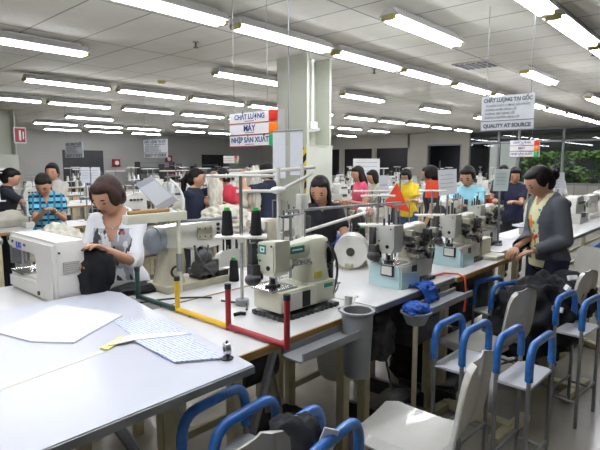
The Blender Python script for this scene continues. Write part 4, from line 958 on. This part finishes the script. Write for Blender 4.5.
o = MB().tube([(1.5, 1.78, .889), (1.53, 1.765, .893), (1.55, 1.75, .889)], .009).build('bobbin_case', M_black); tag(o, 'little black part lying between the red upright and cream machine', 'part')
t = thing('pennant', 'orange red triangular flag on a slanting rod', 'flag', (3.44, 2.02, ZT))
a = Vector((0, 0, 0)); MB().cyl((0, .03, 0), (0, .03, .60), .007).build('rod', M_steel, t)
m = MB(); P_ = [(-.04, .035, .575), (.03, -.05, .34), (-.10, .12, .40)]; m.rings([P_, [(x+.004, y+.004, z) for x, y, z in P_]]); m.build('cloth', M_orange, t)
t = thing('square_flag', 'orange red square flag on a dark pole beside document sheet', 'flag', (4.235, 2.165, ZT)); MB().cyl((.03, -.03, 0), (.03, -.03, .75), .008).build('pole', M_dkgrey, t); MB().rings([[(-.055, .06, .57), (.03, -.03, .57), (.03, -.03, .41), (-.055, .06, .41)], [(-.051, .064, .57), (.034, -.026, .57), (.034, -.026, .41), (-.051, .064, .41)]]).build('cloth', M_orange, t)
def docstand(lab, pts, zb, mt=None, shelf=True):
    a = [Vector(p) for p in pts]; c = sum(a, Vector())/4; o_ = Vector((c.x, c.y, zb)); n = (a[1]-a[0]).cross(a[3]-a[0]).normalized()*.004
    t = thing('document_stand', lab, 'document stand', o_, 0, 'document stands')
    q = [p-o_ for p in a]; MB().rings([q, [p+n for p in q]]).build('sheet', mt or M_paper, t); b = (q[2]+q[3])/2; tp = (q[0]+q[1])/2
    MB().cyl((b.x, b.y, 0), tuple(b+n*2), .009).build('post', M_steel, t); MB().cyl((b.x, b.y, 0), (b.x, b.y, .012), .04).build('base', M_steel, t)
    for k in range(4):
        f0 = .2+.16*k; L_ = [q[0].lerp(q[3], f0).lerp(q[1].lerp(q[2], f0), u) for u in (.12, .8)]; off = -n*.4
        MB().rings([[L_[0]+off, L_[1]+off, L_[1]+off+(q[3]-q[0])*.025, L_[0]+off+(q[3]-q[0])*.025], [p+off*.6 for p in (L_[0], L_[1], L_[1]+(q[3]-q[0])*.025, L_[0]+(q[3]-q[0])*.025)]]).build('text_line', mat('faint_print', '#aeb6c2', .7), t)
docstand('white document sheet with red foot between square flag and blue polo', [(4.167, 2.101, 1.547), (4.30, 1.988, 1.556), (4.31, 1.982, 1.332), (4.178, 2.088, 1.314)], ZT)
docstand('pale green tilted sheet left of the cardigan woman', [(4.43, 1.69, 1.555), (4.545, 1.60, 1.555), (4.50, 1.60, 1.364), (4.402, 1.691, 1.364)], ZT, mat('pale_green_paper', '#d3e2dc', .6))
docstand('white sheet on a stand right behind the cardigan woman', [(6.46, 1.79, 1.50), (6.57, 1.68, 1.50), (6.58, 1.67, 1.30), (6.47, 1.78, 1.30)], ZT)
docstand('tall narrow white sheet left of the orange flag', [(3.75, 2.45, 1.50), (3.82, 2.39, 1.50), (3.82, 2.39, 1.1), (3.75, 2.45, 1.1)], ZT)
for i, (x, y) in enumerate(((2.92, 6.31), (3.01, 6.21))):
    docstand(('white sheet on stand above the white top woman, left one of two', 'white sheet on stand above the white top woman, right one of two')[i], [(x-.045, y+.05, 1.56), (x+.03, y-.035, 1.56), (x+.03, y-.035, 1.36), (x-.045, y+.05, 1.36)], .881)
t = thing('hanging_sheets', 'white plastic sheets hanging beside the triple white board', 'sheets', (2.18, 2.06, 1.51), 0)
for i, (dx, dy, h0) in enumerate(((-.035, .045, .0), (.03, -.035, .02))): MB().box((dx, dy, .14+h0/2), (.012, .075, .27-h0), rz=.75).build('sheet', M_paper, t)
MB().cyl((-.06, .07, .28), (.06, -.06, .29), .006).build('hanger_bar', M_steel, t); MB().cyl((0, 0, .285), (0, 0, ZC-1.51), .003, n=6).build('cord', M_steel, t)
t = thing('whiteboard', 'whiteboard with faint writing standing beyond the pink vest worker', 'board', (11.05, 7.62, 0), 0)
R4 = Matrix.Rotation(-PI/4-.09, 4, 'Z'); MB().box((0, 0, 1.40), (.70, .03, .68), rot=R4).build('board', M_signw, t)
m = MB(); [m.box((-.012, -.012, 1.64-.11*k), (.56, .012, .014), rot=R4) for k in range(5)]; m.build('writing', mat('faint_print', '#aeb6c2'), t)
for s_ in (-1, 1): MB().cyl((s_*.18, -s_*.18, 0), (s_*.18, -s_*.18, 1.15), .015).build('leg', M_steel, t)

# ------------------------------------------------------------------ rows of tables and machines behind
def make_far_machine(kind):
    r = thing('sewing_machine', '', 'sewing machine')
    if kind == 0:
        MB().box((0, 0, .03), (.46, .17, .06), bev=.008).build('bed', M_body, r)
        m = MB(); m.prism([(-.2, .30), (.2, .31), (.21, .06), (.09, .06), (.08, .2), (-.12, .2), (-.12, .13), (-.2, .13)], XZ, -.055, .055); m.build('arm', M_body, r)
        MB().cyl((.21, 0, .25), (.25, 0, .25), .065, n=18).build('handwheel', M_dkgrey, r)
        MB().box((-.21, 0, .2), (.03, .09, .1), bev=.006).cyl((-.16, 0, .06), (-.16, 0, .13), .008).build('needle_bar', M_chrome, r)
        MB().cyl((-.05, .02, .3), (-.05, .02, .46), .004, n=6).tube([(-.1, .02, .46), (.05, .02, .46)], .005, n=6).build('thread_guide', M_steel, r)
    else:
        MB().box((0, 0, .06), (.34, .24, .12), bev=.012).build('bed', M_bodygrey, r)
        m = MB(); m.prism([(-.16, .12), (.16, .12), (.15, .3), (.05, .33), (-.13, .31), (-.17, .22)], XZ, -.06, .08); m.build('arm', M_body, r)
        MB().cyl((.16, 0, .16), (.2, 0, .16), .07, n=18).build('handwheel', M_dkgrey, r)
        m = MB(); [m.cyl((-.08+.05*k, -.06, .25), (-.08+.05*k, -.09, .25), .014, n=8) for k in range(4)]; buildn(m, 'tension_post', M_dkgrey, r); MB().box((-.06, -.1, .1), (.16, .05, .05)).build('looper_cover', M_dkgrey, r)
        MB().cyl((.02, .03, .3), (.02, .03, .48), .005, n=6).tube([(-.1, .03, .48), (.12, .03, .48)], .005, n=6).build('thread_guide', M_steel, r)
    return r
def make_far_table():
    r = thing('sewing_table', '', 'table'); MB().box((0, 0, .865), (1, .66, .03)).build('table_top', M_top, r); MB().box((0, -.333, .865), (1, .008, .03)).build('edge_band', M_wood, r)
    for sx in (-1, 1):
        for sy in (-1, 1): MB().box((sx*.43, sy*.26, .425), (.05, .05, .85)).build('leg', M_beige, r)
    MB().box((.1, .05, .62), (.3, .25, .2), bev=.02).build('motor_box', M_dkgrey, r)
    return r
def make_far_stand():
    r = thing('thread_stand', '', 'thread stand'); MB().cyl((0, 0, 0), (0, 0, .62), .009, n=8).build('pole', M_steel, r); MB().tube([(-.14, 0, .62), (.14, 0, .62)], .008, n=8).build('guide_bar', M_body, r)
    MB().box((0, 0, .3), (.26, .11, .012)).build('spool_tray', M_body, r)
    for k, c_ in enumerate((-.07, .07)): MB().cyl((c_, 0, .306), (c_, 0, .43), .032, .022, n=12).build('spool', M_paper if k else M_palecloth, r)
    return r
FM = [make_far_machine(0), make_far_machine(1)]; FT = make_far_table(); FS = make_far_stand(); used = set()
def put(proto, loc, rz, label, group, sx=1):
    if proto.name in used: o = dup(proto, loc, rz)
    else: used.add(proto.name); o = proto; o.location = loc; o.rotation_euler = (0, 0, rz)
    o['label'] = label; o['group'] = group
    o.scale = (sx, 1, 1) if sx != 1 else (1, 1, 1); return o
rnd = random.Random(11)
ROWB = [(6.15, 0, 1.75, 1.15, 14, 'near line, first row back'), (6.85, PI, 3.4, 1.15, 12, 'rear line, first row back'),
        (9.0, 0, 2.6, 1.4, 10, 'near line, second row back'), (9.7, PI, 2.9, 1.4, 10, 'rear line, second row back'),
        (12.0, 0, 3.5, 1.6, 9, 'near line, third row back'), (12.7, PI, 3.8, 1.6, 8, 'rear line, third row back'),
        (15.7, 0, 4.9, 1.9, 7, 'last row by the long grey wall')]
for y, rz, x0, st, n, wd in ROWB:
    for i in range(n):
        x = x0+st*(i+.5)-.1
        put(FT, (x, y, 0), rz, 'sewing table, %s from left in the %s' % (ORD[i], wd), 'sewing tables of the rows behind', st-.02)
        put(FM[(i*7+int(y*3)) % 2], (x+rnd.uniform(-.08, .08)+.08, y+(-.05 if rz == 0 else .05), .881), rz+rnd.uniform(-.1, .1), 'pale sewing machine, %s from left in the %s' % (ORD[i], wd), 'pale sewing machines of the rows behind')
        if i < 12: put(FS, (x-.38*st/1.15, y+(.2 if rz == 0 else -.2), .881), rnd.uniform(-.3, .3), 'pale cone thread stand, %s from left in the %s' % (ORD[i], wd), 'thread stands of the rows behind')
for i in range(6):
    x = 7.85+1.5*i
    put(FT, (x, 4.95, 0), 0, 'sewing table, %s in the row behind the yellow polo woman' % ORD[i], 'sewing tables of the rows behind', 1.48)
    put(FM[i % 2], (x, 4.9, .881), .05*i, 'pale sewing machine, %s in the row behind the yellow polo woman' % ORD[i], 'pale sewing machines of the rows behind')
    put(FS, (x-.5, 5.15, .881), 0, 'thread stand, %s in the row behind the yellow polo woman' % ORD[i], 'thread stands of the rows behind')
for i in range(5):
    put(FM[(i+1) % 2], (5.45+.72*i, 1.62, .881), -.05, 'pale sewing machine, %s along the grey table behind the cardigan woman' % ORD[i], 'pale sewing machines behind the cardigan woman')
for i in range(4):
    put(FM[i % 2], (8.9+.95*i, 1.75, .881), .05, 'pale sewing machine, %s along the far table towards the garden windows' % ORD[i], 'pale sewing machines behind the cardigan woman')
t = thing('round_tray', 'wide round grey tray on the long table behind cardigan woman', 'tray', (5.12, 1.55, .881)); MB().lathe([(0, .1), (.02, .1), (.022, 0), (.06, 0), (.06, -.0), (.022, .004), (.03, .1), (.2, .112), (.2, .122), (0, .112)], n=30).build('disc', M_steel, t)
for i, (x, y, c_, lb) in enumerate(((2.35, 6.3, M_palecloth, 'first'), (4.9, 6.35, M_palecloth, 'second'), (6.2, 6.3, M_palecloth, 'third'), (5.4, 9.05, M_palecloth, 'fourth'), (7.5, 9.1, M_blackcloth, 'fifth'), (4.0, 9.1, M_palecloth, 'sixth'), (7.9, 6.3, mat('maroon_cloth', '#5b2630', .9), 'seventh'), (8.6, 4.95, M_palecloth, 'eighth'), (9.4, 6.3, M_palecloth, 'ninth'))):
    blob('cloth_pile', 'small folded cloth heap on the rows behind, %s counting outwards from the plaid woman' % lb, 'cloth', (x-.35, y+.1, .881), (.45, .32, .22), c_, 60+i, .28, 3, 3, 'small cloth heaps on the rows behind')
for i in range(3):
    t = thing('red_tub', 'small red tub, %s of three beyond the pale blue polo woman' % ORD[i], 'tub', (8.60+.13*i, 3.62-.1*i, .881), 0, 'red tubs on the far table'); MB().lathe([(0, 0), (.05, 0), (.065, .1), (.07, .1), (.07, .11), (.06, .11), (.045, .01), (0, .01)], n=16).build('body', M_red, t)
worktable('sewing_table', 'far worktable holding three red tubs', 8.3, 9.0, 3.25, 3.85, group='sewing tables of the rows behind')
for i, (x, rz) in enumerate(((3.2, .1), (4.4, -.2), (5.6, .2), (6.8, -.1))):
    chair(x, 5.45, rz*1+0.0, 'white plastic chair, %s from left along the aisle before the first row back' % ORD[i])
# back of the hall: racks, boards and dark openings along the grey wall
for i, (x0, x1, z0, z1) in enumerate(((9.2, 11.0, 0, 2.2), (16.5, 18.0, 1.2, 2.1))):
    struct(MB().box(((x0+x1)/2, 21.99, (z0+z1)/2), (x1-x0, .04, z1-z0)).build(('door_2', 'window_3')[i], M_dark), ('dark wide opening in the grey wall', 'dark window in the grey wall')[i])
def rack(x, y, w, h, m, lab):
    t = thing('storage_rack', lab, 'rack', (x, y, 0), 0, 'storage racks along the grey wall')
    for sx in (-1, 1): MB().box((sx*w/2, 0, h/2), (.05, .4, h)).build('upright', M_dkgrey, t)
    for k in range(4): MB().box((0, 0, .15+(h-.2)*k/3), (w, .4, .03)).build('shelf', M_steel, t)
    for k in range(3): MB().box((0, .02, .17+(h-.2)*k/3+.14), (w*.9, .34, .28), bev=.02).build('stored_cloth', m, t)
rack(12.8, 20.6, 1.8, 1.7, M_dkgrey, 'dark rack right of the dark wide opening')
rack(15.2, 20.6, 2.2, 1.6, mat('grey_cloth', '#6f6f70', .9), 'grey rack in the middle of the grey wall')
rack(12.4, 18.2, 1.6, 1.6, mat('maroon_cloth', '#5b2630', .9), 'rack of maroon cloth beyond the navy and coral workers')
rack(16.0, 18.4, 1.6, 1.6, M_palecloth, 'rack of pale cloth deep behind the turned away navy polo worker')
for i, (x, z, c_, lb) in enumerate(((11.6, 1.65, M_red, 'small red fire box on the grey wall, nearer one'), (14.4, 1.85, M_red, 'small red fire box on the grey wall, farther one'))):
    t = thing('fire_box', lb, 'box', (x, 21.93, z)); MB().box((0, 0, 0), (.35, .12, .35), bev=.02).build('case', c_, t); MB().cyl((0, -.07, 0), (0, -.06, 0), .1).build('dial', M_signw, t)
# stands and clutter among the near machines
stand("thread stand with pale tray behind the machine by the blue cloth", 2.93, 1.92, ZT, .30, .50, .24, rz=-PI/4)
stand("thread stand with pale tray behind the machine nearest cardigan woman", 3.78, 1.95, ZT, .30, .50, .24, rz=-PI/4)
t = thing('motor_cover', 'round white machine cover on the table before the black shirt woman', 'machine cover', (2.80, 2.06, .881), 0)
MB().cyl((-.06, -.05, .12), (.1, .05, .12), .115, n=28).build('drum', M_body, t); MB().cyl((-.064, -.0525, .12), (-.058, -.049, .12), .03).build('hub', M_dkgrey, t); MB().box((.02, 0, .02), (.2, .14, .04), bev=.006).build('foot', M_putty, t)
for i, (a, b, c_, lb) in enumerate((((2.02, 1.62, .89), (2.2, 1.62, .96), (2.4, 1.95, .89), 'black cable looping right of the nearest cream machine'), ((2.88, 1.6, .9), (3.05, 1.75, .97), (3.2, 1.95, .89), 'black cable behind the machine with the blue cloth'), ((1.3, 2.3, .89), (1.5, 2.22, .9), (1.62, 2.1, .89), 'black cable on table by the yellow upright'), ((2.0, 1.75, .889), (2.15, 1.85, .889), (2.35, 1.8, .889), 'thin dark cable lying flat right of cream machine'))):
    o = MB().tube(bezier(a, b, c_), .005).build('cable', M_black); tag(o, lb, 'cable', 'cables on the tables')
